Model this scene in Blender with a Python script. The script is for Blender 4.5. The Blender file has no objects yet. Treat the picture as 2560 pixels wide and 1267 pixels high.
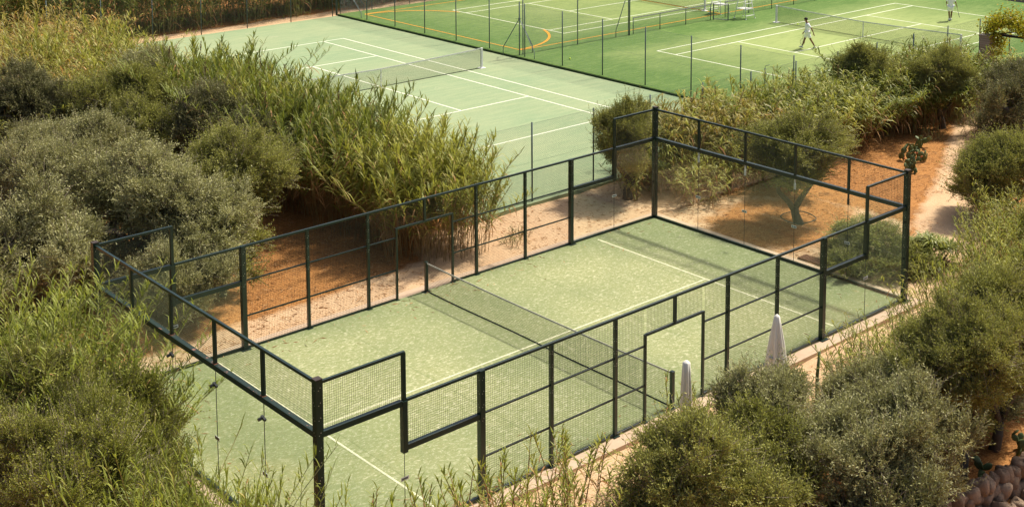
import bpy, math, random
import numpy as np
from mathutils import Vector, Matrix
R = math.radians
sc = bpy.context.scene
COL = sc.collection

# ------------------------------------------------------------------ camera
cam = bpy.data.cameras.new("camera")
cam_o = bpy.data.objects.new("camera", cam)
COL.objects.link(cam_o)
cam.sensor_width = 36.0
cam.lens = 3309.376 / 2560 * 36.0
cam.shift_x = -129.66 / 2560
cam.shift_y = -800.37 / 2560
cam.clip_start = 0.5
cam.clip_end = 2000
yaw, pitch = 0.827893, 0.115908
f_ = Vector((math.cos(pitch) * math.cos(yaw), math.cos(pitch) * math.sin(yaw), -math.sin(pitch)))
r_ = Vector((math.sin(yaw), -math.cos(yaw), 0))
u_ = r_.cross(f_)
m = Matrix((r_, u_, -f_)).transposed().to_4x4()
m.translation = (-12.7926, -20.8742, 15.2784)
cam_o.matrix_world = m
sc.camera = cam_o

# ------------------------------------------------------------------ light
SUN_TO = Vector((0.71, -0.04, 1.0)).normalized()
elev = math.asin(SUN_TO.z)
sun = bpy.data.lights.new("sun", 'SUN')
sun.energy = 4.7
sun.angle = R(4.0)
sun.color = (1.0, 0.925, 0.80)
sun_o = bpy.data.objects.new("sun", sun)
COL.objects.link(sun_o)
sun_o.rotation_euler = SUN_TO.to_track_quat('Z', 'Y').to_euler()
w = bpy.data.worlds.new("World")
sc.world = w
w.use_nodes = True
wn = w.node_tree.nodes
sky = wn.new('ShaderNodeTexSky')
sky.sky_type = 'NISHITA'
sky.sun_disc = False
sky.sun_elevation = elev
sky.sun_rotation = math.atan2(SUN_TO.x, SUN_TO.y)
sky.air_density = 0.8; sky.dust_density = 5.0; sky.ozone_density = 0.4
bg = wn['Background']
bg.inputs['Strength'].default_value = 0.12
w.node_tree.links.new(sky.outputs['Color'], bg.inputs['Color'])
sc.view_settings.view_transform = 'Standard'
sc.view_settings.look = 'None'
sc.view_settings.gamma = 1.0
sc.view_settings.exposure = 0.35
sc.render.engine = 'CYCLES'
sc.cycles.max_bounces = 8
sc.cycles.transparent_max_bounces = 24

# ------------------------------------------------------------------ node helpers
class NT:
    def __init__(s, name):
        s.m = bpy.data.materials.new(name)
        s.m.use_nodes = True
        s.t = s.m.node_tree
        s.t.nodes.clear()
        s.out = s.t.nodes.new('ShaderNodeOutputMaterial')
    def n(s, typ, ins=None, **props):
        nd = s.t.nodes.new(typ)
        for k, v in props.items():
            setattr(nd, k, v)
        for k, v in (ins or {}).items():
            s.set(nd.inputs[k], v)
        return nd
    def set(s, sock, v):
        if isinstance(v, bpy.types.NodeSocket):
            s.t.links.new(v, sock)
        elif isinstance(v, bpy.types.Node):
            s.t.links.new(v.outputs[0], sock)
        else:
            if isinstance(v, (tuple, list)) and len(v) == 3 and sock.type == 'RGBA':
                v = (*v, 1)
            sock.default_value = v
    def pos(s):
        return s.n('ShaderNodeNewGeometry').outputs['Position']
    def obj(s):
        return s.n('ShaderNodeTexCoord').outputs['Object']
    def mapped(s, vec, scale=(1, 1, 1), rot=(0, 0, 0)):
        return s.n('ShaderNodeMapping', {0: vec, 'Scale': scale, 'Rotation': rot}).outputs[0]
    def noise(s, vec, scale, detail=3.0, rough=0.55, dist=0.0):
        return s.n('ShaderNodeTexNoise', {'Vector': vec, 'Scale': scale, 'Detail': detail, 'Roughness': rough, 'Distortion': dist}).outputs['Fac']
    def vor(s, vec, scale, out='Distance', feature='F1'):
        return s.n('ShaderNodeTexVoronoi', {'Vector': vec, 'Scale': scale}, feature=feature).outputs[out]
    def ramp(s, fac, stops):
        nd = s.n('ShaderNodeValToRGB', {0: fac})
        e = nd.color_ramp.elements
        while len(e) < len(stops):
            e.new(0.5)
        for el, (p, c) in zip(e, stops):
            el.position = p
            el.color = (c, c, c, 1) if isinstance(c, (int, float)) else (*c, 1)
        return nd.outputs[0]
    def mix(s, fac, a, b, mode='MIX'):
        nd = s.n('ShaderNodeMix', data_type='RGBA', blend_type=mode)
        s.set(nd.inputs[0], fac); s.set(nd.inputs[6], a); s.set(nd.inputs[7], b)
        return nd.outputs[2]
    def math(s, op, a, b=0.0, c=None):
        nd = s.n('ShaderNodeMath', operation=op)
        s.set(nd.inputs[0], a); s.set(nd.inputs[1], b)
        if c is not None: s.set(nd.inputs[2], c)
        return nd.outputs[0]
    def bump(s, h, strength=0.3, dist=0.02):
        return s.n('ShaderNodeBump', {'Height': h, 'Strength': strength, 'Distance': dist}).outputs[0]
    def bsdf(s, col, rough=0.7, spec=0.3, metal=0.0, normal=None):
        nd = s.n('ShaderNodeBsdfPrincipled', {'Base Color': col, 'Roughness': rough, 'Specular IOR Level': spec, 'Metallic': metal})
        if normal is not None: s.set(nd.inputs['Normal'], normal)
        return nd.outputs[0]
    def done(s, shader):
        s.set(s.out.inputs['Surface'], shader)
        return s.m

M = {}
def paint(name, col, rough=0.5, spec=0.4, metal=0.0, var=0.25, scale=6.0, dirt=None):
    t = NT(name)
    nz = t.noise(t.obj(), scale, 4)
    c2 = tuple(x * (1 - var) for x in col)
    c = t.mix(t.ramp(nz, [(0.35, 0.0), (0.65, 1.0)]), col, c2)
    if dirt:
        d = t.ramp(t.noise(t.pos(), 3.1, 6, 0.7), [(0.58, 0.0), (0.72, 1.0)])
        c = t.mix(t.math('MULTIPLY', d, 0.7), c, dirt)
    M[name] = t.done(t.bsdf(c, rough, spec, metal))
    return M[name]

paint('frame_green', (0.009, 0.026, 0.020), 0.33, 0.5, 0, 0.3, 2.5)
paint('frame_thin', (0.009, 0.024, 0.019), 0.45, 0.45, 0, 0.3, 2.5)
paint('wire_dark', (0.018, 0.032, 0.022), 0.5, 0.4)
paint('wire_grey', (0.10, 0.15, 0.13), 0.5, 0.4)
paint('post_grey', (0.085, 0.125, 0.125), 0.5, 0.4, 0.1, 0.35, 4)
paint('post_light', (0.25, 0.30, 0.28), 0.5, 0.4, 0.1, 0.3, 4)
paint('net_black', (0.025, 0.035, 0.028), 0.8, 0.2)
paint('tape_white', (0.74, 0.74, 0.70), 0.7, 0.2, 0, 0.12)
paint('tape_worn', (0.50, 0.49, 0.44), 0.8, 0.2, 0, 0.25)
paint('white_paint', (0.78, 0.78, 0.75), 0.45, 0.4, 0, 0.08)
paint('clamp_dark', (0.015, 0.018, 0.018), 0.4, 0.5)
paint('clamp_pale', (0.55, 0.60, 0.60), 0.35, 0.5, 0.4)
paint('sticker', (0.70, 0.72, 0.68), 0.6, 0.3)
paint('sticker_ink', (0.10, 0.12, 0.12), 0.6, 0.3)
paint('bolt', (0.5, 0.52, 0.5), 0.35, 0.5, 0.8)
paint('rust', (0.24, 0.10, 0.06), 0.9, 0.1, 0, 0.5, 14)
paint('parasol_cloth', (0.84, 0.80, 0.71), 0.85, 0.15, 0, 0.06, 1.5)
paint('mat_brown', (0.22, 0.11, 0.07), 0.95, 0.1, 0, 0.5, 25)
paint('hose', (0.03, 0.035, 0.03), 0.6, 0.3)
paint('skin', (0.22, 0.10, 0.055), 0.55, 0.35, 0, 0.12)
paint('hair', (0.018, 0.012, 0.009), 0.6, 0.3)
paint('shirt_white', (0.90, 0.90, 0.92), 0.9, 0.1, 0, 0.03, 8)
paint('shoe_white', (0.70, 0.71, 0.72), 0.6, 0.3, 0, 0.2, 20)
paint('shoe_sole', (0.12, 0.13, 0.14), 0.7, 0.2)
paint('racket_frame', (0.05, 0.06, 0.07), 0.35, 0.5)
paint('ball', (0.62, 0.80, 0.10), 0.9, 0.1, 0, 0.1, 40)
paint('iron_dark', (0.035, 0.025, 0.022), 0.7, 0.3)
paint('cap_brown', (0.055, 0.04, 0.036), 0.7, 0.3)
paint('cactus_green', (0.13, 0.17, 0.06), 0.6, 0.3, 0, 0.35, 5, (0.17, 0.17, 0.08))
paint('cactus_fruit', (0.55, 0.16, 0.05), 0.6, 0.3, 0, 0.3, 9)

def rust_frame():
    t = NT('frame_rusty')
    p = t.pos()
    c = t.mix(t.noise(p, 4, 3), (0.009, 0.026, 0.020), (0.018, 0.038, 0.03))
    f = t.ramp(t.noise(t.mapped(p, (1, 0.7, 1)), 7.0, 5, 0.7), [(0.60, 0.0), (0.67, 1.0)])
    up = t.n('ShaderNodeSeparateXYZ', {0: t.n('ShaderNodeNewGeometry').outputs['Normal']}).outputs['Z']
    f = t.math('MULTIPLY', f, t.ramp(up, [(0.5, 0.0), (0.9, 1.0)]))
    c = t.mix(f, c, (0.35, 0.17, 0.12))
    M['frame_rusty'] = t.done(t.bsdf(c, 0.5, 0.4))
rust_frame()

def glass():
    t = NT('court_glass')
    g = t.n('ShaderNodeNewGeometry')
    dot = t.n('ShaderNodeVectorMath', {0: g.outputs['Normal'], 1: g.outputs['Incoming']}, operation='DOT_PRODUCT').outputs['Value']
    fr = t.math('POWER', t.math('SUBTRACT', 1.0, t.math('ABSOLUTE', dot)), 5.0)
    fac = t.math('ADD', 0.035, t.math('MULTIPLY', fr, 0.7))
    dusty = t.n('ShaderNodeBsdfDiffuse', {'Color': (0.62, 0.64, 0.58)}).outputs[0]
    tr = t.n('ShaderNodeBsdfTransparent', {'Color': (0.965, 0.985, 0.975)}).outputs[0]
    gl = t.n('ShaderNodeBsdfGlossy', {'Color': (0.9, 0.95, 0.93), 'Roughness': 0.03}).outputs[0]
    dn = t.math('MULTIPLY', t.noise(t.pos(), 1.3, 4), 0.025)
    a = t.n('ShaderNodeMixShader', {0: dn, 1: tr, 2: dusty}).outputs[0]
    b = t.n('ShaderNodeMixShader', {0: fac, 1: a, 2: gl}).outputs[0]
    M['court_glass'] = t.done(b)
glass()

def turf_padel():
    t = NT('padel_turf_mat')
    p = t.pos()
    sep = t.n('ShaderNodeSeparateXYZ', {0: p})
    big = t.noise(p, 0.33, 4, 0.6)
    # worn, sand-filled play zones (a real colour of the carpet), greener ends and edges
    dx = t.math('ABSOLUTE', t.math('SUBTRACT', sep.outputs['X'], 10.0))
    dy = t.math('ABSOLUTE', t.math('SUBTRACT', sep.outputs['Y'], 5.06))
    zx = t.ramp(t.math('DIVIDE', dx, 10.0), [(0.0, 0.25), (0.10, 0.35), (0.22, 0.9), (0.60, 1.0), (0.78, 0.25), (1.0, 0.2)])
    zy = t.ramp(t.math('DIVIDE', dy, 5.06), [(0.0, 1.0), (0.7, 0.85), (1.0, 0.2)])
    fr_ = t.ramp(t.math('MINIMUM', t.math('SUBTRACT', 10.0, dx), t.math('SUBTRACT', 5.06, dy)), [(0.0, 0.0), (0.35, 1.0)])
    zone = t.math('MULTIPLY', t.math('MULTIPLY', zx, zy), fr_)
    zone = t.math('ADD', t.math('MULTIPLY', zone, 0.70), t.math('MULTIPLY', t.ramp(big, [(0.38, 0.0), (0.62, 1.0)]), 0.40))
    base = t.mix(zone, (0.178, 0.215, 0.100), (0.280, 0.298, 0.142))
    v = t.mapped(p, (1.0, 1.5, 1.0), (0, 0, 0.5))
    fl = t.noise(v, 4.6, 5, 0.72, 0.5)
    fl2 = t.noise(v, 10.5, 4, 0.68, 0.5)
    f1 = t.ramp(fl, [(0.54, 0.0), (0.64, 1.0)])
    f2 = t.ramp(fl2, [(0.54, 0.0), (0.62, 1.0)])
    ff = t.math('MULTIPLY', t.math('ADD', t.math('MULTIPLY', f1, 0.28), t.math('MULTIPLY', f2, 0.44)), t.math('ADD', 0.45, t.math('MULTIPLY', zone, 0.6)))
    c = t.mix(t.math('MINIMUM', ff, 1.0), base, (0.66, 0.64, 0.45))
    dk = t.ramp(t.noise(v, 6.0, 4, 0.6), [(0.36, 1.0), (0.48, 0.0)])
    c = t.mix(t.math('MULTIPLY', dk, 0.45), c, (0.16, 0.205, 0.07))
    h = t.noise(p, 90, 2)
    sy = t.math('ABSOLUTE', t.math('SUBTRACT', t.math('FRACT', t.math('DIVIDE', t.math('ADD', sep.outputs['X'], t.math('MULTIPLY', t.noise(p, .4, 2), .08)), 3.33)), 0.5))
    c = t.mix(t.ramp(sy, [(0.492, 0.0), (0.497, 0.4)]), c, (0.12, 0.16, 0.06))
    M['padel_turf_mat'] = t.done(t.bsdf(c, 0.95, 0.1, 0, t.bump(h, 0.5, 0.01)))
turf_padel()

def turf_light():
    t = NT('light_court_mat')
    p = t.pos()
    big = t.noise(p, 0.16, 4, 0.6)
    st = t.noise(t.mapped(p, (0.35, 2.6, 1), (0, 0, 0.62)), 1.6, 5, 0.65, 0.8)
    c = t.mix(t.ramp(big, [(0.3, 0.0), (0.7, 1.0)]), (0.200, 0.285, 0.160), (0.275, 0.322, 0.182))
    c = t.mix(t.math('MULTIPLY', t.ramp(st, [(0.45, 0.0), (0.62, 1.0)]), 0.25), c, (0.38, 0.42, 0.23))
    c = t.mix(t.math('MULTIPLY', t.ramp(st, [(0.32, 1.0), (0.46, 0.0)]), 0.22), c, (0.19, 0.29, 0.13))
    fl = t.noise(p, 14, 3, 0.7)
    c = t.mix(t.math('MULTIPLY', t.ramp(fl, [(0.5, 0.0), (0.7, 1.0)]), 0.3), c, (0.50, 0.54, 0.32))
    st2 = t.ramp(t.noise(p, 0.9, 6, 0.75, 1.0), [(0.60, 0.0), (0.72, 0.5)])
    c = t.mix(st2, c, (0.40, 0.40, 0.27))
    M['light_court_mat'] = t.done(t.bsdf(c, 0.95, 0.12))
turf_light()

def turf_green():
    t = NT('green_court_mat')
    p = t.pos()
    sep = t.n('ShaderNodeSeparateXYZ', {0: p})
    X, Y = sep.outputs['X'], sep.outputs['Y']
    def zone(cx, cy, hx, hy):
        a = t.math('DIVIDE', t.math('ABSOLUTE', t.math('SUBTRACT', X, cx)), hx)
        b = t.math('DIVIDE', t.math('ABSOLUTE', t.math('SUBTRACT', Y, cy)), hy)
        mx = t.math('MAXIMUM', t.math('ADD', a, t.math('MULTIPLY', t.noise(p, 0.22, 3), 0.5)), t.math('ADD', b, t.math('MULTIPLY', t.noise(p, 0.3, 3), 0.4)))
        return t.ramp(mx, [(0.75, 1.0), (1.0, 0.35), (1.0, 0.30), (1.0, 0.0)]) if False else t.ramp(t.math('MULTIPLY', mx, 0.6), [(0.42, 1.0), (0.80, 0.0)])
    z = t.math('MAXIMUM', zone(52.3, 24.2, 14.5, 6.6), t.math('MULTIPLY', zone(52.3, 42.5, 15.0, 7.0), 0.72))
    big = t.ramp(t.noise(p, 0.35, 4, 0.65), [(0.3, 0.0), (0.7, 1.0)])
    z2 = t.math('ADD', t.math('MULTIPLY', z, 0.75), t.math('MULTIPLY', t.math('MULTIPLY', big, t.math('ADD', z, 0.25)), 0.3))
    c = t.mix(t.math('MINIMUM', z2, 1.0), (0.078, 0.150, 0.034), (0.275, 0.330, 0.122))
    st = t.noise(t.mapped(p, (0.5, 2.4, 1), (0, 0, 0.6)), 2.2, 5, 0.7, 0.7)
    c = t.mix(t.math('MULTIPLY', t.ramp(st, [(0.48, 0.0), (0.62, 1.0)]), 0.20), c, (0.32, 0.40, 0.13))
    c = t.mix(t.math('MULTIPLY', t.ramp(st, [(0.34, 1.0), (0.48, 0.0)]), 0.30), c, (0.07, 0.15, 0.03))
    fl = t.noise(p, 12, 3, 0.7)
    c = t.mix(t.math('MULTIPLY', t.ramp(fl, [(0.5, 0.0), (0.72, 1.0)]), 0.2), c, (0.34, 0.42, 0.16))
    M['green_court_mat'] = t.done(t.bsdf(c, 0.95, 0.1, 0, t.bump(t.noise(p, 30, 2), 0.5, 0.02)))
turf_green()

def flat_line(name, col, wear=0.3):
    t = NT(name)
    p = t.pos()
    f = t.ramp(t.noise(p, 9, 4, 0.7), [(0.42, 0.0), (0.66, wear)])
    M[name] = t.done(t.bsdf(t.mix(f, col, tuple(x * 0.6 for x in col)), 0.9, 0.1))
flat_line('line_white', (0.80, 0.82, 0.66), 0.3)
flat_line('line_worn', (0.66, 0.66, 0.44), 0.8)
flat_line('line_orange', (0.72, 0.33, 0.035), 0.4)
flat_line('edge_shade', (0.035, 0.06, 0.02), 0.5)  # near-black green: shade on the raised court's riser put into the colour

def concrete():
    t = NT('kerb_concrete')
    p = t.pos()
    c = t.mix(t.noise(p, 2.0, 6, 0.7), (0.36, 0.26, 0.18), (0.60, 0.46, 0.32))
    M['kerb_concrete'] = t.done(t.bsdf(c, 0.9, 0.15, 0, t.bump(t.noise(p, 40, 3), 0.3, 0.01)))
concrete()

def earth():
    t = NT('earth')
    p = t.pos()
    lit = t.n('ShaderNodeAttribute', attribute_name='litter').outputs['Fac']
    n1 = t.noise(p, 1.1, 6, 0.7)
    n2 = t.noise(p, 26, 4, 0.75)
    m_ = t.math('ADD', lit, t.math('MULTIPLY', t.math('SUBTRACT', n1, 0.5), 0.9))
    m_ = t.ramp(m_, [(0.30, 0.0), (0.62, 1.0)])
    sand = t.mix(t.ramp(n2, [(0.35, 0.0), (0.65, 1.0)]), (0.41, 0.275, 0.155), (0.66, 0.47, 0.29))
    sand = t.mix(t.ramp(t.noise(p, 0.7, 4), [(0.45, 0.0), (0.65, 0.6)]), sand, (0.50, 0.32, 0.18))
    red = t.mix(t.ramp(n2, [(0.4, 0.0), (0.62, 1.0)]), (0.23, 0.095, 0.028), (0.47, 0.235, 0.080))
    straw = t.ramp(t.noise(t.mapped(p, (1, 6, 1), (0, 0, 0.9)), 7, 3, 0.7, 1.5), [(0.60, 0.0), (0.68, 1.0)])
    red = t.mix(t.math('MULTIPLY', straw, 0.55), red, (0.42, 0.27, 0.12))
    dark = t.ramp(t.noise(p, 1.7, 4, 0.7), [(0.52, 0.0), (0.70, 0.65)])
    red = t.mix(dark, red, (0.15, 0.070, 0.028))
    c = t.mix(m_, sand, red)
    peb = t.ramp(t.vor(p, 9.0), [(0.05, 1.0), (0.10, 0.0)])
    c = t.mix(t.math('MULTIPLY', peb, 0.5), c, (0.16, 0.09, 0.05))
    h = t.math('ADD', t.math('MULTIPLY', n2, 0.4), n1)
    M['earth'] = t.done(t.bsdf(c, 0.95, 0.08, 0, t.bump(h, 0.7, 0.05)))
earth()

def stone():
    t = NT('wall_stone')
    p = t.pos()
    r = t.n('ShaderNodeAttribute', attribute_name='tint').outputs['Fac']
    c = t.mix(r, (0.20, 0.135, 0.085), (0.36, 0.26, 0.175))
    c = t.mix(t.ramp(t.noise(p, 9, 6, 0.75), [(0.4, 0.0), (0.7, 1.0)]), c, (0.19, 0.14, 0.11))
    M['wall_stone'] = t.done(t.bsdf(c, 0.95, 0.1, 0, t.bump(t.noise(p, 14, 6, 0.75), 0.8, 0.05)))
stone()
def brick():
    t = NT('pillar_stone')
    p = t.obj()
    nd = t.n('ShaderNodeTexBrick', {'Vector': t.mapped(p, (1, 1, 1), (R(90), 0, 0)), 'Color1': (0.50, 0.35, 0.28, 1), 'Color2': (0.38, 0.27, 0.22, 1), 'Mortar': (0.58, 0.47, 0.40, 1), 'Scale': 2.2, 'Mortar Size': 0.03})
    c = t.mix(t.math('MULTIPLY', t.noise(t.pos(), 6, 5), 0.6), nd.outputs['Color'], (0.30, 0.22, 0.18))
    M['pillar_stone'] = t.done(t.bsdf(c, 0.9, 0.1, 0, t.bump(t.noise(p, 20, 4), 0.5, 0.02)))
brick()
def bark(name, a, b):
    t = NT(name)
    p = t.obj()
    n = t.noise(t.mapped(p, (3, 3, 0.8)), 5, 6, 0.7)
    M[name] = t.done(t.bsdf(t.mix(n, a, b), 0.95, 0.1, 0, t.bump(n, 0.8, 0.04)))
bark('bark_grey', (0.045, 0.036, 0.026), (0.16, 0.135, 0.10))
bark('bark_dark', (0.03, 0.022, 0.016), (0.09, 0.07, 0.05))

def leaf(name, ca, cb, cc=None, ccf=0.0, trans=0.30, tcol=None, rough=0.5, spec=0.35, ovar=0.35):
    """ca..cb by per-leaf tint; cc used for the odd leaves"""
    t = NT(name)
    tint = t.n('ShaderNodeAttribute', attribute_name='tint').outputs['Fac']
    c = t.mix(t.ramp(tint, [(0.05, 0.0), (0.9, 1.0)]), ca, cb)
    if cc:
        c = t.mix(t.ramp(tint, [(1 - ccf - 0.01, 0.0), (1 - ccf, 1.0)]), c, cc)
    oi = t.n('ShaderNodeObjectInfo').outputs['Random']
    c = t.mix(t.math('MULTIPLY', oi, ovar), c, tuple(x * 0.62 for x in ca))
    nz = t.ramp(t.noise(t.pos(), 0.9, 3), [(0.35, 0.0), (0.68, 0.5)])
    c = t.mix(nz, c, tuple(min(1, x * 1.25) for x in cb))
    tc = t.mix(0.5, c, tcol) if tcol else c
    a = t.bsdf(c, rough, spec)
    b = t.n('ShaderNodeBsdfTranslucent', {'Color': tc}).outputs[0]
    M[name] = t.done(t.n('ShaderNodeMixShader', {0: trans, 1: a, 2: b}).outputs[0])
leaf('olive_leaf', (0.140, 0.142, 0.046), (0.480, 0.470, 0.225), None, 0, 0.26, (0.38, 0.38, 0.08), 0.55, 0.22)
leaf('olive_leaf_green', (0.105, 0.122, 0.020), (0.400, 0.400, 0.105), None, 0, 0.28, (0.38, 0.39, 0.05), 0.6, 0.18)
leaf('olive_leaf_dark', (0.068, 0.076, 0.024), (0.270, 0.265, 0.110), None, 0, 0.2, (0.24, 0.24, 0.05), 0.6, 0.18)
leaf('mastic_leaf', (0.075, 0.098, 0.012), (0.330, 0.335, 0.062), None, 0, 0.26, (0.30, 0.32, 0.03), 0.6, 0.18)
leaf('reed_leaf', (0.075, 0.105, 0.010), (0.460, 0.455, 0.095), (0.55, 0.42, 0.16), 0.07, 0.36, (0.42, 0.42, 0.04), 0.5, 0.25)
leaf('reed_leaf_dark', (0.034, 0.064, 0.007), (0.280, 0.310, 0.058), (0.48, 0.42, 0.18), 0.05, 0.32, (0.30, 0.34, 0.03), 0.5, 0.25)
leaf('reed_leaf_yellow', (0.120, 0.115, 0.020), (0.480, 0.400, 0.115), (0.60, 0.27, 0.06), 0.20, 0.38, (0.50, 0.40, 0.06), 0.5, 0.3)
leaf('reed_leaf_young', (0.075, 0.115, 0.012), (0.360, 0.390, 0.078), (0.55, 0.44, 0.14), 0.05, 0.38, (0.38, 0.42, 0.03), 0.5, 0.25)
leaf('dead_leaf', (0.26, 0.10, 0.03), (0.52, 0.33, 0.16), None, 0, 0.3, None, 0.8, 0.1)
leaf('cane_tan', (0.16, 0.10, 0.035), (0.36, 0.26, 0.11), None, 0, 0.0, None, 0.6, 0.3)
leaf('cane_green', (0.15, 0.16, 0.045), (0.33, 0.30, 0.12), None, 0, 0.0, None, 0.6, 0.3)
leaf('plume', (0.15, 0.08, 0.05), (0.28, 0.17, 0.11), None, 0, 0.2, None, 0.9, 0.1)
leaf('twig_bark', (0.11, 0.085, 0.065), (0.28, 0.23, 0.18), None, 0, 0.0, None, 0.9, 0.1)
leaf('vine_leaf', (0.10, 0.15, 0.012), (0.50, 0.44, 0.03), (0.58, 0.28, 0.04), 0.05, 0.35, (0.48, 0.46, 0.02), 0.5, 0.3)
leaf('fig_leaf', (0.10, 0.15, 0.02), (0.28, 0.32, 0.05), (0.62, 0.48, 0.05), 0.14, 0.35, (0.35, 0.38, 0.03), 0.5, 0.3)
leaf('strap_leaf', (0.08, 0.12, 0.02), (0.32, 0.34, 0.08), None, 0, 0.3, (0.35, 0.36, 0.04), 0.45, 0.4)
leaf('grass_green', (0.09, 0.12, 0.02), (0.30, 0.28, 0.10), (0.45, 0.33, 0.15), 0.25, 0.3, None, 0.6, 0.2)

# ------------------------------------------------------------------ mesh helpers
def mesh_np(name, V, Q, mats, tint=None, midx=None, smooth=False):
    """V (n,3); Q (m,4) quads"""
    V = np.asarray(V, np.float32); Q = np.asarray(Q, np.int32)
    me = bpy.data.meshes.new(name)
    me.vertices.add(len(V)); me.vertices.foreach_set('co', V.ravel())
    me.loops.add(Q.size); me.loops.foreach_set('vertex_index', Q.ravel())
    me.polygons.add(len(Q))
    me.polygons.foreach_set('loop_start', np.arange(0, Q.size, 4, dtype=np.int32))
    me.polygons.foreach_set('loop_total', np.full(len(Q), 4, np.int32))
    if midx is not None: me.polygons.foreach_set('material_index', np.asarray(midx, np.int32))
    me.update(calc_edges=True)
    if tint is not None:
        a = me.attributes.new('tint', 'FLOAT', 'FACE')
        a.data.foreach_set('value', np.asarray(tint, np.float32))
    me.polygons.foreach_set('use_smooth', np.full(len(Q), smooth))
    for mt in mats: me.materials.append(M[mt] if isinstance(mt, str) else mt)
    return me

class MB:
    """collects solid shapes; build() links them as ONE mesh object"""
    def __init__(s): s.v = []; s.f = []; s.n = 0; s.mi = []; s.cur = 0; s.t = []; s.tint = 0.5
    def add(s, V, F):
        V = np.asarray(V, float).reshape(-1, 3)
        s.v.append(V)
        for f in F:
            s.f.append(tuple(int(i) + s.n for i in f)); s.mi.append(s.cur); s.t.append(s.tint)
        s.n += len(V)
    def box(s, a, b):
        x0, y0, z0 = a; x1, y1, z1 = b
        V = [(x0,y0,z0),(x1,y0,z0),(x1,y1,z0),(x0,y1,z0),(x0,y0,z1),(x1,y0,z1),(x1,y1,z1),(x0,y1,z1)]
        s.add(V, [(0,3,2,1),(4,5,6,7),(0,1,5,4),(1,2,6,5),(2,3,7,6),(3,0,4,7)])
    def bar(s, a, b, wd, ht=None, caps=True, up=(0, 0, 1)):
        """rectangular bar from a to b"""
        a = Vector(a); b = Vector(b); d = (b - a).normalized()
        up = Vector(up)
        if abs(d.dot(up)) > 0.98: up = Vector((1, 0, 0))
        sx = d.cross(up).normalized(); sy = sx.cross(d).normalized()
        ht = ht or wd
        V = []
        for p in (a, b):
            for i, j in ((-1,-1),(1,-1),(1,1),(-1,1)):
                V.append(p + sx * (i * wd / 2) + sy * (j * ht / 2))
        F = [(0,1,5,4),(1,2,6,5),(2,3,7,6),(3,0,4,7)]
        if caps: F += [(3,2,1,0),(4,5,6,7)]
        s.add([tuple(x) for x in V], F)
    def tube(s, pts, rad, n=8, caps=True):
        pts = [Vector(p) for p in pts]
        if not hasattr(rad, '__len__'): rad = [rad] * len(pts)
        V = []; F = []
        prev = None
        for i, p in enumerate(pts):
            d = (pts[min(i + 1, len(pts) - 1)] - pts[max(i - 1, 0)])
            if d.length < 1e-9: d = Vector((0, 0, 1))
            d.normalize()
            if prev is None:
                sx = d.cross(Vector((0, 0, 1)))
                if sx.length < 0.1: sx = d.cross(Vector((1, 0, 0)))
                sx.normalize()
            else:
                sx = (prev - d * prev.dot(d)).normalized()
            prev = sx; sy = d.cross(sx)
            for k in range(n):
                a = 2 * math.pi * k / n
                V.append(tuple(p + (sx * math.cos(a) + sy * math.sin(a)) * rad[i]))
        for i in range(len(pts) - 1):
            for k in range(n):
                a = i * n + k; b = i * n + (k + 1) % n
                F.append((a, b, b + n, a + n))
        if caps:
            F.append(tuple(range(n))[::-1]); F.append(tuple(range((len(pts) - 1) * n, len(pts) * n)))
        s.add(V, F)
    def lathe(s, prof, c=(0, 0, 0), n=16, fold=None):
        V = []; F = []
        for (r, z) in prof:
            for k in range(n):
                a = 2 * math.pi * k / n
                rr = r * (1 + (fold(k, z) if fold else 0))
                V.append((c[0] + rr * math.cos(a), c[1] + rr * math.sin(a), c[2] + z))
        for i in range(len(prof) - 1):
            for k in range(n):
                a = i * n + k; b = i * n + (k + 1) % n
                F.append((a, b, b + n, a + n))
        F.append(tuple(range(n))[::-1]); F.append(tuple(range((len(prof) - 1) * n, len(prof) * n)))
        s.add(V, F)
    def mesh(s, name, mats, smooth=False):
        me = bpy.data.meshes.new(name)
        V = np.concatenate(s.v) if s.v else np.zeros((0, 3))
        me.from_pydata(V.tolist(), [], s.f)
        for mt in (mats if isinstance(mats, (list, tuple)) else [mats]): me.materials.append(M[mt])
        me.polygons.foreach_set('material_index', s.mi)
        me.polygons.foreach_set('use_smooth', [smooth] * len(s.f))
        a = me.attributes.new('tint', 'FLOAT', 'FACE'); a.data.foreach_set('value', s.t)
        me.update()
        return me
    def build(s, name, mats, parent=None, smooth=False, bevel=0):
        o = link(name, s.mesh(name, mats, smooth), parent)
        if bevel:
            b = o.modifiers.new('bevel', 'BEVEL'); b.width = bevel; b.segments = 2; b.limit_method = 'ANGLE'
        return o

def link(name, me, parent=None, loc=None, rot=None):
    o = bpy.data.objects.new(name, me)
    COL.objects.link(o)
    if parent: o.parent = parent
    if loc: o.location = loc
    if rot: o.rotation_euler = rot
    return o
def tag(o, label=None, cat=None, group=None, kind=None):
    if label: o['label'] = label
    if cat: o['category'] = cat
    if group: o['group'] = group
    if kind: o['kind'] = kind
    return o
def thing(name, label, cat, loc=(0, 0, 0), rz=0, group=None):
    o = bpy.data.objects.new(name, None)
    o.empty_display_size = 0.2
    COL.objects.link(o); o.location = loc; o.rotation_euler = (0, 0, rz)
    return tag(o, label, cat, group)
def copy_tree(o, loc=None, rz=None, scale=None, label=None, group=None, parent=None):
    c = o.copy(); COL.objects.link(c); c.parent = parent
    if loc is not None: c.location = loc
    if rz is not None: c.rotation_euler = (0, 0, rz)
    if scale is not None: c.scale = scale if hasattr(scale, '__len__') else (scale,) * 3
    if label: c['label'] = label
    if group: c['group'] = group
    for ch in list(CH.get(o.name, o.children)): copy_tree(ch, parent=c)
    return c
CH = {}

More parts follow.
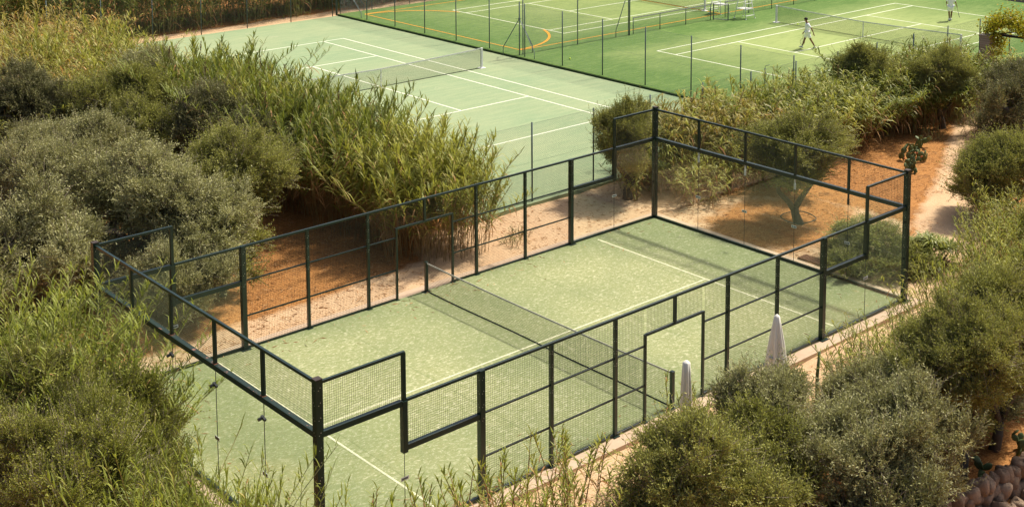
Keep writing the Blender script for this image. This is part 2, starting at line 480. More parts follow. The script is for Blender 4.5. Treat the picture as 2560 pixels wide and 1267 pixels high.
# ------------------------------------------------------------------ ground
def ground():
    xs = np.concatenate([[-400, -150, -60], np.arange(-14, 72, 0.3), [90, 150, 300, 600]])
    ys = np.concatenate([[-400, -150, -60], np.arange(-14, 62, 0.3), [90, 150, 300, 600]])
    X, Y = np.meshgrid(xs, ys, indexing='ij')
    rng = np.random.RandomState(3)
    Z = -0.13 + 0.025 * np.sin(X * 1.3 + 0.7 * Y) + 0.02 * np.sin(Y * 1.9 - X * 0.6) + rng.uniform(-.012, .012, X.shape)
    # litter mask: 1 = red earth and leaf litter, 0 = pale sandy path
    L = np.ones_like(X)
    def seg(px, wd, amt=1.0):
        nonlocal L
        D = np.full(X.shape, 1e9)
        for (ax, ay), (bx, by) in zip(px[:-1], px[1:]):
            vx, vy = bx - ax, by - ay
            t = np.clip(((X - ax) * vx + (Y - ay) * vy) / (vx * vx + vy * vy), 0, 1)
            D = np.minimum(D, np.hypot(X - ax - t * vx, Y - ay - t * vy))
        L = np.minimum(L, np.clip((D - wd) / 1.0, 0, 1) * amt + (1 - amt) * 0)
    seg([(-2, 10.6), (4, 10.8), (9, 11.2), (14, 11.9)], 0.55)
    seg([(13.8, 12.4), (21, 12.2)], 1.5)
    seg([(12, 11.2), (21.5, 11.2)], 0.9)
    seg([(20.8, 12), (21.1, 6), (21.4, 0), (20, -1.4)], 1.2)
    seg([(22.5, 10.5), (25.2, 7.4), (25.5, 4.5), (23.5, 3.8)], 0.5)
    seg([(-8, -1.6), (4, -1.3), (12, -1.3), (20, -1.0), (24, 0.6), (26, 2.0)], .85)
    seg([(24, 0.6), (27.4, 3.2), (31.5, 5.0), (36, 7.2), (40, 9.2), (43.5, 10.8), (48, 13)], .5)
    seg([(8, -2.2), (14, -2.4), (20, -1.6)], 1.0)
    seg([(14, 52.6), (70, 52.9)], 0.5)
    seg([(15, 13.9), (22, 13.6)], 0.2)
    # red patch under the olive behind the glass
    d = np.hypot((X - 23.3) / 2.6, (Y - 7.0) / 2.2)
    L = np.maximum(L, np.clip(1.6 - d, 0, 1))
    V = np.stack([X, Y, Z], -1).reshape(-1, 3)
    nx, ny = X.shape
    i = np.arange((nx - 1) * (ny - 1)); a = (i // (ny - 1)) * ny + i % (ny - 1)
    Q = np.stack([a, a + ny, a + ny + 1, a + 1], 1)
    me = mesh_np('ground', V, Q, ['earth'], smooth=True)
    at = me.attributes.new('litter', 'FLOAT', 'POINT')
    at.data.foreach_set('value', L.ravel().astype(np.float32))
    tag(link('ground', me), kind='structure')
ground()

def slab(name, x0, y0, x1, y1, z0, z1, mats):
    b = MB(); b.box((x0, y0, z0), (x1, y1, z1))
    if len(mats) > 1: b.mi = [0 if f[0] % 8 == 4 and i == 1 else 1 for i, f in enumerate(b.f)]
    return tag(b.build(name, mats), kind='structure')
W = 10.13
slab('court_kerb', -0.42, -0.42, 20.42, W + 0.42, -0.4, -0.012, ['kerb_concrete'])
slab('padel_turf', -0.02, -0.02, 20.02, W + 0.02, -0.02, 0.004, ['padel_turf_mat'])
slab('light_court', 14.8, 14.2, 33.70, 51.5, -0.4, 0.0, ['light_court_mat'])
slab('grass_court', 33.78, 14.2, 70.6, 51.5, -0.4, 0.10, ['green_court_mat', 'edge_shade'])
slab('riser_shade_strip', 33.702, 14.2, 33.778, 51.5, -0.4, 0.085, ['edge_shade'])  # dark strip painted for the riser's shaded face and its narrow cast shadow

def lines(name, segs, z, wd, mat):
    b = MB()
    for (x0, y0, x1, y1) in segs:
        if x0 == x1: b.box((x0 - wd/2, y0, z), (x0 + wd/2, y1, z + 0.004))
        else: b.box((x0, y0 - wd/2, z), (x1, y0 + wd/2, z + 0.0042))
    return tag(b.build(name, mat), kind='structure')
def tennis(x0, x1, y0, y1, along, z, name, mat='line_white', wd=0.07):
    h = wd / 2
    if along == 'y':   # long side along y
        cx = (x0 + x1) / 2; s0, s1 = x0 + 1.37, x1 - 1.37; cy = (y0 + y1) / 2
        S = [(x0, y0 - h, x0, y1 + h), (x1, y0 - h, x1, y1 + h), (s0, y0 + h, s0, y1 - h), (s1, y0 + h, s1, y1 - h),
             (x0 + h, y0, x1 - h, y0), (x0 + h, y1, x1 - h, y1), (s0 + h, cy - 6.4, s1 - h, cy - 6.4), (s0 + h, cy + 6.4, s1 - h, cy + 6.4), (cx, cy - 6.4 + h, cx, cy + 6.4 - h)]
    else:
        cy = (y0 + y1) / 2; s0, s1 = y0 + 1.37, y1 - 1.37; cx = (x0 + x1) / 2
        S = [(x0 - h, y0, x1 + h, y0), (x0 - h, y1, x1 + h, y1), (x0 + h, s0, x1 - h, s0), (x0 + h, s1, x1 - h, s1),
             (x0, y0 + h, x0, y1 - h), (x1, y0 + h, x1, y1 - h), (cx - 6.4, s0 + h, cx - 6.4, s1 - h), (cx + 6.4, s0 + h, cx + 6.4, s1 - h), (cx - 6.4 + h, cy, cx + 6.4 - h, cy)]
    lines(name, S, z, wd, mat)
tennis(18.80, 29.80, 21.05, 44.83, 'y', 0.001, 'court_markings')
tennis(40.5, 64.0, 18.5, 29.4, 'x', 0.101, 'court_markings')
tennis(40.15, 63.8, 36.75, 47.6, 'x', 0.101, 'court_markings')
lines('court_markings', [(16.95, 0.3, 16.95, W - 0.3), (3.05, 0.3, 3.05, W - 0.3), (3.08, 5.065, 16.92, 5.065)], 0.006, 0.055, 'line_worn')
def orange():
    z = 0.106; wd = 0.085; b = MB()
    x0, x1, y0, y1 = 35.0, 69.4, 34.75, 50.3
    b.box((x0, y0 - wd/2, z), (x1, y0 + wd/2, z + .004)); b.box((x0, y1 - wd/2, z), (x1, y1 + wd/2, z + .004))
    b.box((x0 - wd/2, y0 + wd/2, z), (x0 + wd/2, y1 - wd/2, z + .004)); b.box((x1 - wd/2, y0 + wd/2, z), (x1 + wd/2, y1 - wd/2, z + .004))
    b.box((52.2 - wd/2, y0 + wd/2, z), (52.2 + wd/2, y1 - wd/2, z + .004))
    def arc(cx, cy, rx, ry, a0, a1):
        n = 28; V = []
        for i in range(n + 1):
            a = R(a0 + (a1 - a0) * i / n)
            for q in (-wd * .9, wd * .9):
                V.append((cx + (rx + q) * math.cos(a), cy + (ry + q) * math.sin(a), z + 0.008))
        b.add(V, [(2*i, 2*i+1, 2*i+3, 2*i+2) for i in range(n)])
    arc(x0 + 0.05, 41.0, 5.45, 6.1, -90, -25)
    arc(x0 + 0.05, 44.1, 5.45, 6.1, 25, 90)
    tag(b.build('pitch_markings', 'line_orange'), kind='structure')
orange()

# ------------------------------------------------------------------ wire panels
def grid_panel(name, w_, h_, cell, th, mat, shx=0.0):
    """square wire mesh in the local XZ plane, x 0..w, z 0..h"""
    b = MB()
    n = int(round(w_ / cell)); 
    for i in range(1, n):
        x = w_ * i / n; b.bar((x, 0, 0), (x, 0, h_), th, th, caps=False)
    n = max(1, int(round(h_ / cell)))
    for i in range(1, n):
        z = h_ * i / n; b.bar((0, 0, z), (w_, 0, z), th, th, caps=False)
    return b.mesh(name, mat)
def diamond_panel(name, w_, h_, cell, th, mat):
    b = MB(); st = cell * math.sqrt(2)
    n = int((w_ + h_) / st) + 1
    for i in range(1, n + 1):
        c = i * st
        for sgn in (1, -1):
            x0, z0 = max(0.0, c - h_), min(h_, c); x1, z1 = min(w_, c), max(0.0, c - w_)
            if abs(x1 - x0) < 0.01: continue
            if sgn < 0: z0, z1 = h_ - z0, h_ - z1
            b.bar((x0, 0, z0), (x1, 0, z1), th, th, caps=False)
    # tension wires
    for z in (0.03, h_ / 2, h_ - 0.03): b.bar((0, 0.006, z), (w_, 0.006, z), th * 1.6, th * 1.6, caps=False)
    return b.mesh(name, mat)
PAN = {}
def panel(kind, w_, h_, parent, a, ang, mat='wire_dark', cell=0.05, th=0.0032, name='mesh_panel'):
    k = (kind, round(w_, 2), round(h_, 2), mat, cell, th)
    if k not in PAN:
        PAN[k] = (grid_panel if kind == 'g' else diamond_panel)(name, w_, h_, cell, th, mat)
    return link(name, PAN[k], parent, a, (0, 0, ang))

# ------------------------------------------------------------------ padel enclosure
ZA, Z1, Z2, Z3, Z4 = 0.05, 0.92, 1.90, 2.86, 3.87
def enclosure():
    E_ = thing('padel_court_enclosure', 'dark green steel and glass cage with wire mesh around the padel court', 'padel cage')
    def post(x, y, z0, z1, s=0.10, name='post', foot=False, bolts=False):
        b = MB(); b.box((x - s/2, y - s/2, z0), (x + s/2, y + s/2, z1))
        if foot: b.box((x - s * 1.1, y - s * 1.1, z0 - 0.005), (x + s * 1.1, y + s * 1.1, z0 + 0.012))
        if bolts:
            z = z1 - 0.18; b.cur = 1
            while z > max(z0 + .1, 1.6):
                for (dx, dy) in ((-1, .25), (-1, -.25), (.25, -1), (-.25, -1)):
                    bx, by = x + dx * s / 2, y + dy * s / 2
                    if abs(dx) == 1: b.box((bx - .004, by - .008, z - .008 + dy * .1), (bx + .001, by + .008, z + .008 + dy * .1))
                    else: b.box((bx - .008, by - .004, z - .008 + dx * .1), (bx + .008, by + .001, z + .008 + dx * .1))
                z -= 0.30
        o = b.build(name, ['frame_green', 'bolt'], E_)
        return o
    def rail(a, b_, wd, ht, name='rail', mat='frame_green'):
        b = MB(); b.bar(a, b_, wd, ht); return b.build(name, mat, E_, bevel=0.003)
    # corner posts
    for x, y in ((0, 0), (0, W), (20, 0), (20, W)):
        post(x, y, -0.01, 3.95, 0.15, 'corner_post', foot=True, bolts=True)
        cp = MB(); cp.box((x - .078, y - .078, 3.95), (x + .078, y + .078, 3.965)); cp.build('post_cap', 'cap_brown', E_)
    for y, sg in ((0, -1), (W, 1)):
        for x in (2, 18):
            post(x, y, Z2 - 0.13, Z3 + 0.0, 0.115)
            post(x, y, Z3 + 0.0, Z4 - 0.0, 0.075, 'post')
        for x in (4, 16): post(x, y, 0, Z3 + 0.02, 0.13, foot=True, bolts=True)
        for x in (6, 8, 12, 14): post(x, y, 0, Z3 - 0.02, 0.08, foot=True, bolts=True)
        for x in (9.0, 11.07): post(x, y, 0, 2.19, 0.06, 'door_jamb', foot=True)
        post(10.03, y, 2.21, Z3 - 0.02, 0.07)
        rail((9.03, y, 2.17), (11.04, y, 2.17), 0.06, 0.06, 'door_lintel')
        # top rails
        rail((0.075, y, Z4), (2.0 + .03, y, Z4), 0.06, 0.06, 'top_rail')
        rail((18.0 - .03, y, Z4), (19.925, y, Z4), 0.06, 0.06, 'top_rail')
        rail((2.06, y, Z3 + .0), (17.94, y, Z3 + .0), 0.06, 0.06, 'top_rail')
        # glass heads
        rail((0.075, y, Z3 - .03), (1.94, y, Z3 - .03), 0.10, 0.12, 'glass_beam')
        rail((18.06, y, Z3 - .03), (19.925, y, Z3 - .03), 0.10, 0.12, 'glass_beam')
        rail((2.06, y, Z2 - .03), (3.935, y, Z2 - .03), 0.10, 0.12, 'glass_beam')
        rail((16.065, y, Z2 - .03), (17.94, y, Z2 - .03), 0.10, 0.12, 'glass_beam')
        # base rails
        rail((0.075, y, 0.045), (3.935, y, 0.045), 0.07, 0.07, 'base_rail')
        rail((4.065, y, 0.035), (8.97, y, 0.035), 0.05, 0.05, 'base_rail')
        rail((11.1, y, 0.035), (15.935, y, 0.035), 0.05, 0.05, 'base_rail')
        rail((16.065, y, 0.045), (19.925, y, 0.045), 0.07, 0.07, 'base_rail')
        # middle rails
        for z in (Z1, Z2):
            for x0, x1 in ((4.065, 5.96), (6.04, 7.96), (8.04, 8.97), (11.10, 11.96), (12.04, 13.96), (14.04, 15.935)):
                rail((x0, y, z), (x1, y, z), 0.038, 0.038, 'mid_rail', 'frame_thin')
        # mesh panels (inner side)
        yy = y
        for x0 in (4.06, 6.04, 12.04, 14.04):
            panel('g', 1.9, Z3 - 0.08, E_, (x0, yy, 0.05), 0)
        panel('g', 0.93, Z3 - 0.08, E_, (8.04, yy, 0.05), 0)
        panel('g', 0.86, Z3 - 0.08, E_, (11.10, yy, 0.05), 0)
        panel('g', 2.03, Z3 - 0.03 - 2.2, E_, (9.02, yy, 2.2), 0)
        for x0 in (2.06, 16.065): panel('g', 1.88, Z3 - Z2 - 0.05, E_, (x0, yy, Z2 + 0.03), 0)
        for x0 in (0.075, 18.03): panel('g', 1.88, Z4 - Z3 - 0.05, E_, (x0, yy, Z3 + 0.03), 0)
        # glass
        for x0, x1, z1 in ((0.085, 1.995, Z3 - .1), (2.005, 3.93, Z2 - .1), (16.07, 17.995, Z2 - .1), (18.005, 19.915, Z3 - .1)):
            b = MB(); b.box((x0, y - .006, 0.085), (x1, y + .006, z1)); b.build('glass_panel', 'court_glass', E_)
    for x in (0, 20):
        mt = 'frame_rusty' if x == 0 else 'frame_green'
        rail((x, 0.075, Z4), (x, W - .075, Z4), 0.06, 0.06, 'top_rail')
        rail((x, 0.075, Z3 - .03), (x, W - .075, Z3 - .03), 0.12, 0.12, 'glass_beam', mt)
        rail((x, 0.075, 0.045), (x, W - .075, 0.045), 0.07, 0.07, 'base_rail')
        ys = [0.075, 2.04, 4.06, 6.08, 8.1, W - .075]
        for y in ys[1:-1]:
            post(x, y, Z3 + .03, Z4 - .03, 0.07)
            if x == 0:
                r = MB(); r.box((x - .055, y - .06, Z3 + .0305), (x + .055, y + .06, Z3 + .0345)); r.build('rust_patch', 'rust', E_)
        for y0, y1 in zip(ys[:-1], ys[1:]):
            panel('g', y1 - y0, Z4 - Z3 - 0.06, E_, (x, y0, Z3 + 0.03), R(90))
            b = MB(); b.box((x - .006, y0 + .004, 0.085), (x + .006, y1 - .004, Z3 - .1)); b.build('glass_panel', 'court_glass', E_)
        # joint clamps and stickers
        for y in ys[1:-1]:
            b = MB()
            if x == 0:
                b.bar((x - .02, y - .08, 2.40), (x - .02, y + .07, 2.44), 0.05, 0.05); b.tube([(x - .02, y + .03, 2.42), (x - .12, y + .03, 2.40)], 0.035, 8)
                b.build('glass_clamp', 'clamp_dark', E_)
            else:
                b.box((x - .022, y - .03, 2.42), (x + .022, y + .03, 2.60)); b.box((x - .03, y - .015, 2.58), (x + .03, y + .015, 2.8))
                b.build('glass_clamp', 'clamp_pale' if y > 3 else 'clamp_dark', E_)
            s = MB(); s.box((x - .012, y - .10, 1.17), (x - .007, y + .10, 1.25)); so = s.build('sticker', 'sticker', E_)
            k = MB(); k.box((x - .0145, y - .075, 1.19), (x - .0125, y - .01, 1.23)); k.box((x - .0145, y + .01, 1.19), (x - .0125, y + .075, 1.23)); k.build('sticker_print', 'sticker_ink', so)
            j = MB(); j.box((x - .008, y - .003, .09), (x + .008, y + .003, Z3 - .1)); j.build('glass_joint', 'clamp_dark', E_)
    for y in (0, W):
        for x in (2, 18):
            j = MB(); j.box((x - .003, y - .008, .09), (x + .003, y + .008, Z2 - .12)); j.build('glass_joint', 'clamp_dark', E_)
            s = MB(); s.box((x - .10, y - .012, 1.17), (x + .10, y - .007, 1.25)); so = s.build('sticker', 'sticker', E_)
            k = MB(); k.box((x - .075, y - .0145, 1.19), (x + .075, y - .0125, 1.23)); k.build('sticker_print', 'sticker_ink', so)
    # knobs on the corner posts
    for (x, y) in ((0, 0), (20, 0), (20, W)):
        for z in (1.3, 2.4):
            b = MB(); b.tube([(x + .03, y + (.09 if x == 0 else .0), z), (x - .13, y + (-.06 if x == 0 else .0), z - .01)], 0.022, 8); b.build('glass_clamp', 'clamp_dark', E_)
enclosure()

def padel_net():
    t = thing('padel_net', 'low dark net with thin pale top band across the middle of the padel court', 'padel net')
    y0, y1 = 0.06, W - 0.06
    for y in (y0, y1):
        b = MB(); b.box((10.03 - .045, y - .045, -0.01), (10.03 + .045, y + .045, 0.92)); b.box((9.9, y - .1, -0.008), (10.16, y + .1, 0.012))
        b.box((9.985, y - .05, .92), (10.075, y + .05, .935)); b.build('net_post', 'frame_green', t, bevel=.004)
    # sagging mesh
    cell = 0.046; n = int((y1 - y0) / cell); b = MB()
    def top(y): return 0.88 - 0.045 * (1 - ((y - (y0 + y1) / 2) / 5) ** 2)
    ys = np.linspace(y0 + .05, y1 - .05, n)
    for y in ys: b.bar((10.03, y, 0.02), (10.03, y, top(y)), 0.0036, 0.0036, caps=False)
    m_ = 18
    for k in range(m_):
        fz = k / m_
        for a, c in zip(ys[:-1:12], list(ys[12::12]) + [ys[-1]]):
            b.bar((10.03, a, .02 + fz * (top(a) - .02)), (10.03, c, .02 + fz * (top(c) - .02)), 0.0036, 0.0036, caps=False)
    b.build('net_mesh', 'net_black', t)
    b = MB()
    for a, c in zip(ys[:-1:12], list(ys[12::12]) + [ys[-1]]): b.bar((10.03, a, top(a)), (10.03, c, top(c)), 0.012, 0.045)
    b.build('top_band', 'tape_worn', t)
    b = MB()
    pts = [(10.03 + 0.012 * math.sin(y * 1.3), y, 0.022) for y in np.linspace(y0 + .05, y1 - .05, 30)]
    b.tube(pts, 0.014, 6); b.build('ground_cord', 'net_black', t)
padel_net()

# ------------------------------------------------------------------ tennis nets
def tennis_net(label, a, b_, z, strap=True, group=None, base=True):
    """a,b = (x,y) of the posts"""
    t = thing('tennis_net', label, 'tennis net', (a[0], a[1], z), math.atan2(b_[1] - a[1], b_[0] - a[0]), group)
    L = math.hypot(b_[0] - a[0], b_[1] - a[1])
    for x in (0, L):
        b = MB(); b.box((x - .05, -.05, 0), (x + .05, .05, 1.09))
        if base: b.box((x - .17, -.17, 0.0), (x + .17, .17, 0.025))
        b.build('net_post', 'white_paint', t, bevel=.006)
    def top(x): return 1.06 - 0.14 * (1 - abs(x / L * 2 - 1) ** 1.3)
    xs = np.linspace(.06, L - .06, int(L / 0.05)); b = MB()
    for x in xs: b.bar((x, 0, .03), (x, 0, top(x)), .0045, .0045, caps=False)
    for k in range(20):
        for p, q in zip(xs[:-1:16], list(xs[16::16]) + [xs[-1]]):
            b.bar((p, 0, .03 + k / 20 * (top(p) - .03)), (q, 0, .03 + k / 20 * (top(q) - .03)), .0045, .0045, caps=False)
    b.build('net_mesh', 'net_black', t)
    b = MB()
    for p, q in zip(xs[:-1:16], list(xs[16::16]) + [xs[-1]]): b.bar((p, 0, top(p)), (q, 0, top(q)), .014, .06)
    b.build('top_band', 'tape_white', t)
    b = MB(); b.bar((.06, 0, .025), (L - .06, 0, .025), .03, .02); b.build('bottom_cord', 'net_black', t)
    if strap:
        b = MB(); b.box((L / 2 - .025, -.012, .02), (L / 2 + .025, .012, top(L / 2))); b.build('centre_strap', 'tape_white', t)
tennis_net('white topped tennis net on the pale green court', (30.75, 33.0), (17.85, 33.0), 0.0)
tennis_net('tennis net beside the walking player on the near grass court', (52.4, 30.4), (52.4, 17.5), 0.10)
tennis_net('tennis net beyond the divider at the top edge', (52.24, 36.2), (52.24, 48.2), 0.10, strap=False)

# ------------------------------------------------------------------ tennis fences
def fence(label, a, b_, z, h=3.0, n=None, bay=3.1, mat='post_grey', wire='wire_grey', skip=(), name='chain_link_fence', th=0.0024, rails=True, rad=0.030):
    ang = math.atan2(b_[1] - a[1], b_[0] - a[0]); L = math.hypot(b_[0] - a[0], b_[1] - a[1])
    t = thing(name, label, 'fence', (a[0], a[1], z), ang)
    n = max(1, int(round(L / bay))); d = L / n
    pm = MB(); pm.tube([(0, 0, -.05), (0, 0, h)], rad, 8); pm = pm.mesh('post', mat, True)
    for i in range(n + 1):
        if i not in skip: link('post', pm, t, (i * d, 0, 0))
    for i in range(n):
        panel('d', d, h - .05, t, (i * d, 0, 0.02), 0, wire, 0.06, th)
    return t
fence('tall wire fence between the pale court and the grass courts', (34.0, 14.9), (34.0, 51.6), 0.09, 2.95)
fence('wire fence on the near side of the tennis courts behind reeds', (14.9, 14.35), (70.5, 14.35), 0.0, 2.95)
fence('wire fence along the reeds at the far side', (15.0, 51.75), (70.5, 51.75), 0.0, 3.1)
fence('tall section of fence between the two grass courts', (34.3, 33.75), (42.6, 33.75), 0.10, 3.2, bay=4.1)
def low_divider(x0, x1, label):
    t = thing('divider_net', label, 'divider net', (x0, 33.75, 0.10))
    L = x1 - x0; n = max(1, int(round(L / 2.3))); d = L / n
    pm = MB(); pm.tube([(0, 0, -.03), (0, 0, 1.03)], .026, 8); pm = pm.mesh('post', 'post_grey', True)
    for i in range(n + 1): link('post', pm, t, (i * d, 0, 0))
    for i in range(n): panel('d', d, 0.96, t, (i * d, 0, 0.02), 0, 'wire_grey', 0.05, 0.003)
    b = MB(); b.bar((0, 0, 1.0), (L, 0, 1.0), .02, .07); b.build('top_band', 'tape_worn' , t)
low_divider(43.0, 50.0, 'low divider net with pale top band left of the gate')
low_divider(51.4, 70.3, 'low divider net right of the gate behind the umpire chairs')
def gate():
    t = thing('low_gate', 'small open metal gate in the low divider between grass courts', 'gate', (50.15, 33.65, 0.10), R(-62))
    for x in (0, 0.95):
        b = MB(); b.box((x - .03, -.03, 0.02), (x + .03, .03, 1.05)); b.build('gate_post', 'post_grey', t)
    b = MB(); b.bar((.03, 0, .06), (.92, 0, .06), .03, .05); b.bar((.03, 0, 1.0), (.92, 0, 1.0), .04, .04); b.build('gate_frame', 'tape_worn', t)
    panel('d', .9, .9, t, (.03, 0, .08), 0, 'wire_grey', .05, .003)
gate()
def stay_mast(name, label, x, y, z, h, legs, apex, mat='post_grey', r=0.035, brackets=True):
    t = thing(name, label, 'braced post', (x, y, z))
    b = MB(); b.tube([(0, 0, 0), (0, 0, h)], r, 10); b.build('pole', mat, t, True)
    b = MB(); b.tube([(0, 0, apex - .06), (0, 0, apex + .06)], r * 1.7, 10); b.build('collar', mat, t, True)
    for i, (dx, dy) in enumerate(legs):
        b = MB(); b.tube([(0, 0, apex), (dx, dy, .42), (dx, dy, -.02)], .022, 8); b.build('brace', 'post_light' if i == 1 else mat, t, True)
    if brackets:
        for zz in (.12, 1.1, 2.05, h - .05):
            b = MB()
            for s in (-1, 1):
                b.tube([(0, 0, zz), (s * .13, -s * .16, zz)], .007, 5); b.tube([(s * .10, -s * .20, zz), (s * .17, -s * .12, zz + .02)], .018, 6)
            b.build('wire_tensioner', mat, t)
stay_mast('braced_fence_post', 'three legged braced grey post where the court fences meet', 34.05, 33.75, 0.10, 3.0, [(-.55, .75), (-.1, -1.35), (.95, .0)], 2.05)
stay_mast('braced_fence_post', 'single braced post at the end of the tall divider fence', 42.6, 33.65, 0.10, 3.3, [(-1.05, .1)], 3.0, brackets=False)
stay_mast('braced_fence_post', 'thick corner post with two braces at the far left court corner', 33.75, 51.65, 0.0, 3.3, [(2.2, .1), (.3, -2.4)], 3.0, r=.07, brackets=False)
def post_only(label, x, y, z, h):
    t = thing('fence_post', label, 'post', (x, y, z))
    b = MB(); b.tube([(0, 0, -.1), (0, 0, h)], .034, 8); b.build('pole', 'post_grey', t, True)
    b = MB(); b.tube([(0, 0, h), (.0, 0, h + .1), (.16, -.12, h + .16)], .012, 6); b.build('arm', 'post_grey', t, True)
post_only('thin grey post with a bent arm above the reeds', 31.6, 14.6, 0, 2.85)

def end_wall():
    b = MB(); b.box((70.9, 14, -.3), (71.25, 52, .35)); o = b.build('boundary_wall', 'kerb_concrete')
    tag(o, 'low pale boundary wall at the far end of the grass courts', 'wall')
    c = MB(); c.box((70.84, 14, .352), (71.31, 52, .42)); c.build('coping', 'white_paint', o)
end_wall()

# ------------------------------------------------------------------ umpire chairs
def umpire_chair(label, x, y, rz):
    t = thing('umpire_chair', label, 'umpire chair', (x, y, 0.10), rz, 'white umpire chairs by the divider')
    m_ = 'white_paint'
    H = 1.45
    tops = {}
    for sx in (-1, 1):
        for sy in (-1, 1):
            f = (sx * .48, sy * .44, 0); tp = (sx * .24, sy * .26, H)
            b = MB(); b.tube([f, tp], .022, 8); b.tube([(f[0], f[1], 0), (f[0], f[1], .03)], .05, 10)
            b.build('leg', m_, t, True)
            tops[sx, sy] = (Vector(f), Vector(tp))
    def at(sx, sy, z):
        f, tp = tops[sx, sy]; return f + (tp - f) * (z / H)
    b = MB()
    for z in (.22, .70, .98, 1.22): b.bar(at(1, -1, z), at(1, 1, z), .07, .03)
    b.build('ladder_rungs', m_, t)
    b = MB()
    a, c, d, e = at(-1, -1, .62), at(1, -1, .62), at(1, 1, .62), at(-1, 1, .62)
    for k in range(7):
        f = k / 6; p = a.lerp(c, f); q = e.lerp(d, f); b.bar(p, q, .075, .025)
    b.build('lower_shelf', m_, t)
    b = MB(); b.box((-.27, -.29, H), (.27, .29, H + .04)); b.build('seat', m_, t, bevel=.008)
    b = MB()
    for sy in (-1, 1): b.tube([(-.25, sy * .27, H + .04), (-.30, sy * .27, H + .62)], .018, 6)
    for k in range(3): b.box((-.31, -.27, H + .25 + k * .13), (-.28, .27, H + .33 + k * .13))
    b.build('backrest', m_, t)
    for sy in (-1, 1):
        b = MB(); b.tube([(-.27, sy * .29, H + .26), (.2, sy * .29, H + .26), (.24, sy * .29, H + .02)], .016, 6); b.build('armrest', m_, t, True)
umpire_chair('white umpire chair in front of the divider net', 52.1, 32.72, R(-90))
umpire_chair('white umpire chair half hidden beyond the divider gate', 52.25, 34.95, R(90))

# ------------------------------------------------------------------ balls
def ball(label, x, y, z):
    bm = MB(); prof = [(.033 * math.sin(math.pi * i / 8) + 1e-5, -.033 * math.cos(math.pi * i / 8)) for i in range(9)]
    bm.lathe(prof, n=12)
    o = bm.build('tennis_ball', 'ball', smooth=True); o.location = (x, y, z); o.scale = (1.6,) * 3
    tag(o, label, 'tennis ball')
ball('yellow tennis ball lying on grass beside the wire fence', 35.35, 31.05, .15)
ball('yellow tennis ball in the air just ahead of the walking player', 47.55, 25.05, 1.35)

# ------------------------------------------------------------------ parasols
def parasol(label, x, y, h, rb, rt, zb):
    t = thing('closed_parasol', label, 'parasol', (x, y, -.12))
    b = MB(); b.tube([(0, 0, 0), (0, 0, h)], .025, 8); b.build('pole', 'white_paint', t, True)
    b = MB(); b.lathe([(.26, 0), (.26, .07), (.10, .10), (.04, .12)], n=16); b.build('base', 'kerb_concrete', t)
    n = 56; rng = random.Random(int(x * 10))
    ph = [rng.uniform(.0, .12) for _ in range(n)]
    def fold(k, z): return -.04 + .26 * math.cos(2 * math.pi * k * 7 / n + x) * max(0, min(1, (h - z) / .6)) + ph[(k * 7 // n) % n] * max(0, min(1, (h - z)))
    pr = [(rb * .93, zb), (rb, zb + .03)]
    for i in range(1, 9):
        f = i / 8; pr.append((rb * (1 - f) ** .9 * .98 + rt * (1 - (1 - f) ** .9), zb + .03 + (h - .06 - zb) * f))
    pr += [(rt * .75, h - .01), (rt * .35, h + .02), (.004, h + .03)]
    b = MB(); b.lathe(pr, n=n, fold=fold); b.build('canopy', 'parasol_cloth', t, True)
    zs = zb + (h - zb) * .38; rs = (rb + (rt - rb) * .38) * 1.12
    b = MB(); b.lathe([(rs, zs), (rs * 1.02, zs + .025), (rs, zs + .05)], n=24); b.build('strap', 'tape_worn', t, True)
    return t
parasol('closed pale parasol with flared folds beside the court cage', 11.93, -1.62, 2.45, .27, .075, .75)
parasol('closed slim parasol wrapped like a sleeve behind young reeds', 8.40, -1.86, 2.45, .13, .09, .55)

# ------------------------------------------------------------------ small ground things
b = MB(); b.box((20.72, 3.45, -.125), (21.15, 4.45, -.085)); 
for k in range(12): b.box((20.73, 3.48 + k * .08, -.085), (21.14, 3.53 + k * .08, -.070))
o = b.build('door_mat', 'mat_brown'); tag(o, 'brown ribbed mat lying on the path outside the glass', 'mat')
b = MB(); b.bar((21.3, 3.0, -.09), (21.42, 2.25, -.09), .10, .03); b.bar((21.34, 2.9, -.06), (21.38, 2.6, -.06), .03, .03)
o = b.build('wooden_plank', 'bark_grey'); tag(o, 'small grey board on the pale path beside the bush', 'board')
b = MB(); b.tube([(23.9 + .62 * math.cos(a), 6.85 + .62 * math.sin(a), -.08 + .02 * math.sin(3 * a)) for a in np.linspace(0, 2 * math.pi, 40)], .018, 6, caps=False)
o = b.build('irrigation_hose', 'hose'); tag(o, 'black irrigation hose ring around the forked olive trunk', 'hose')

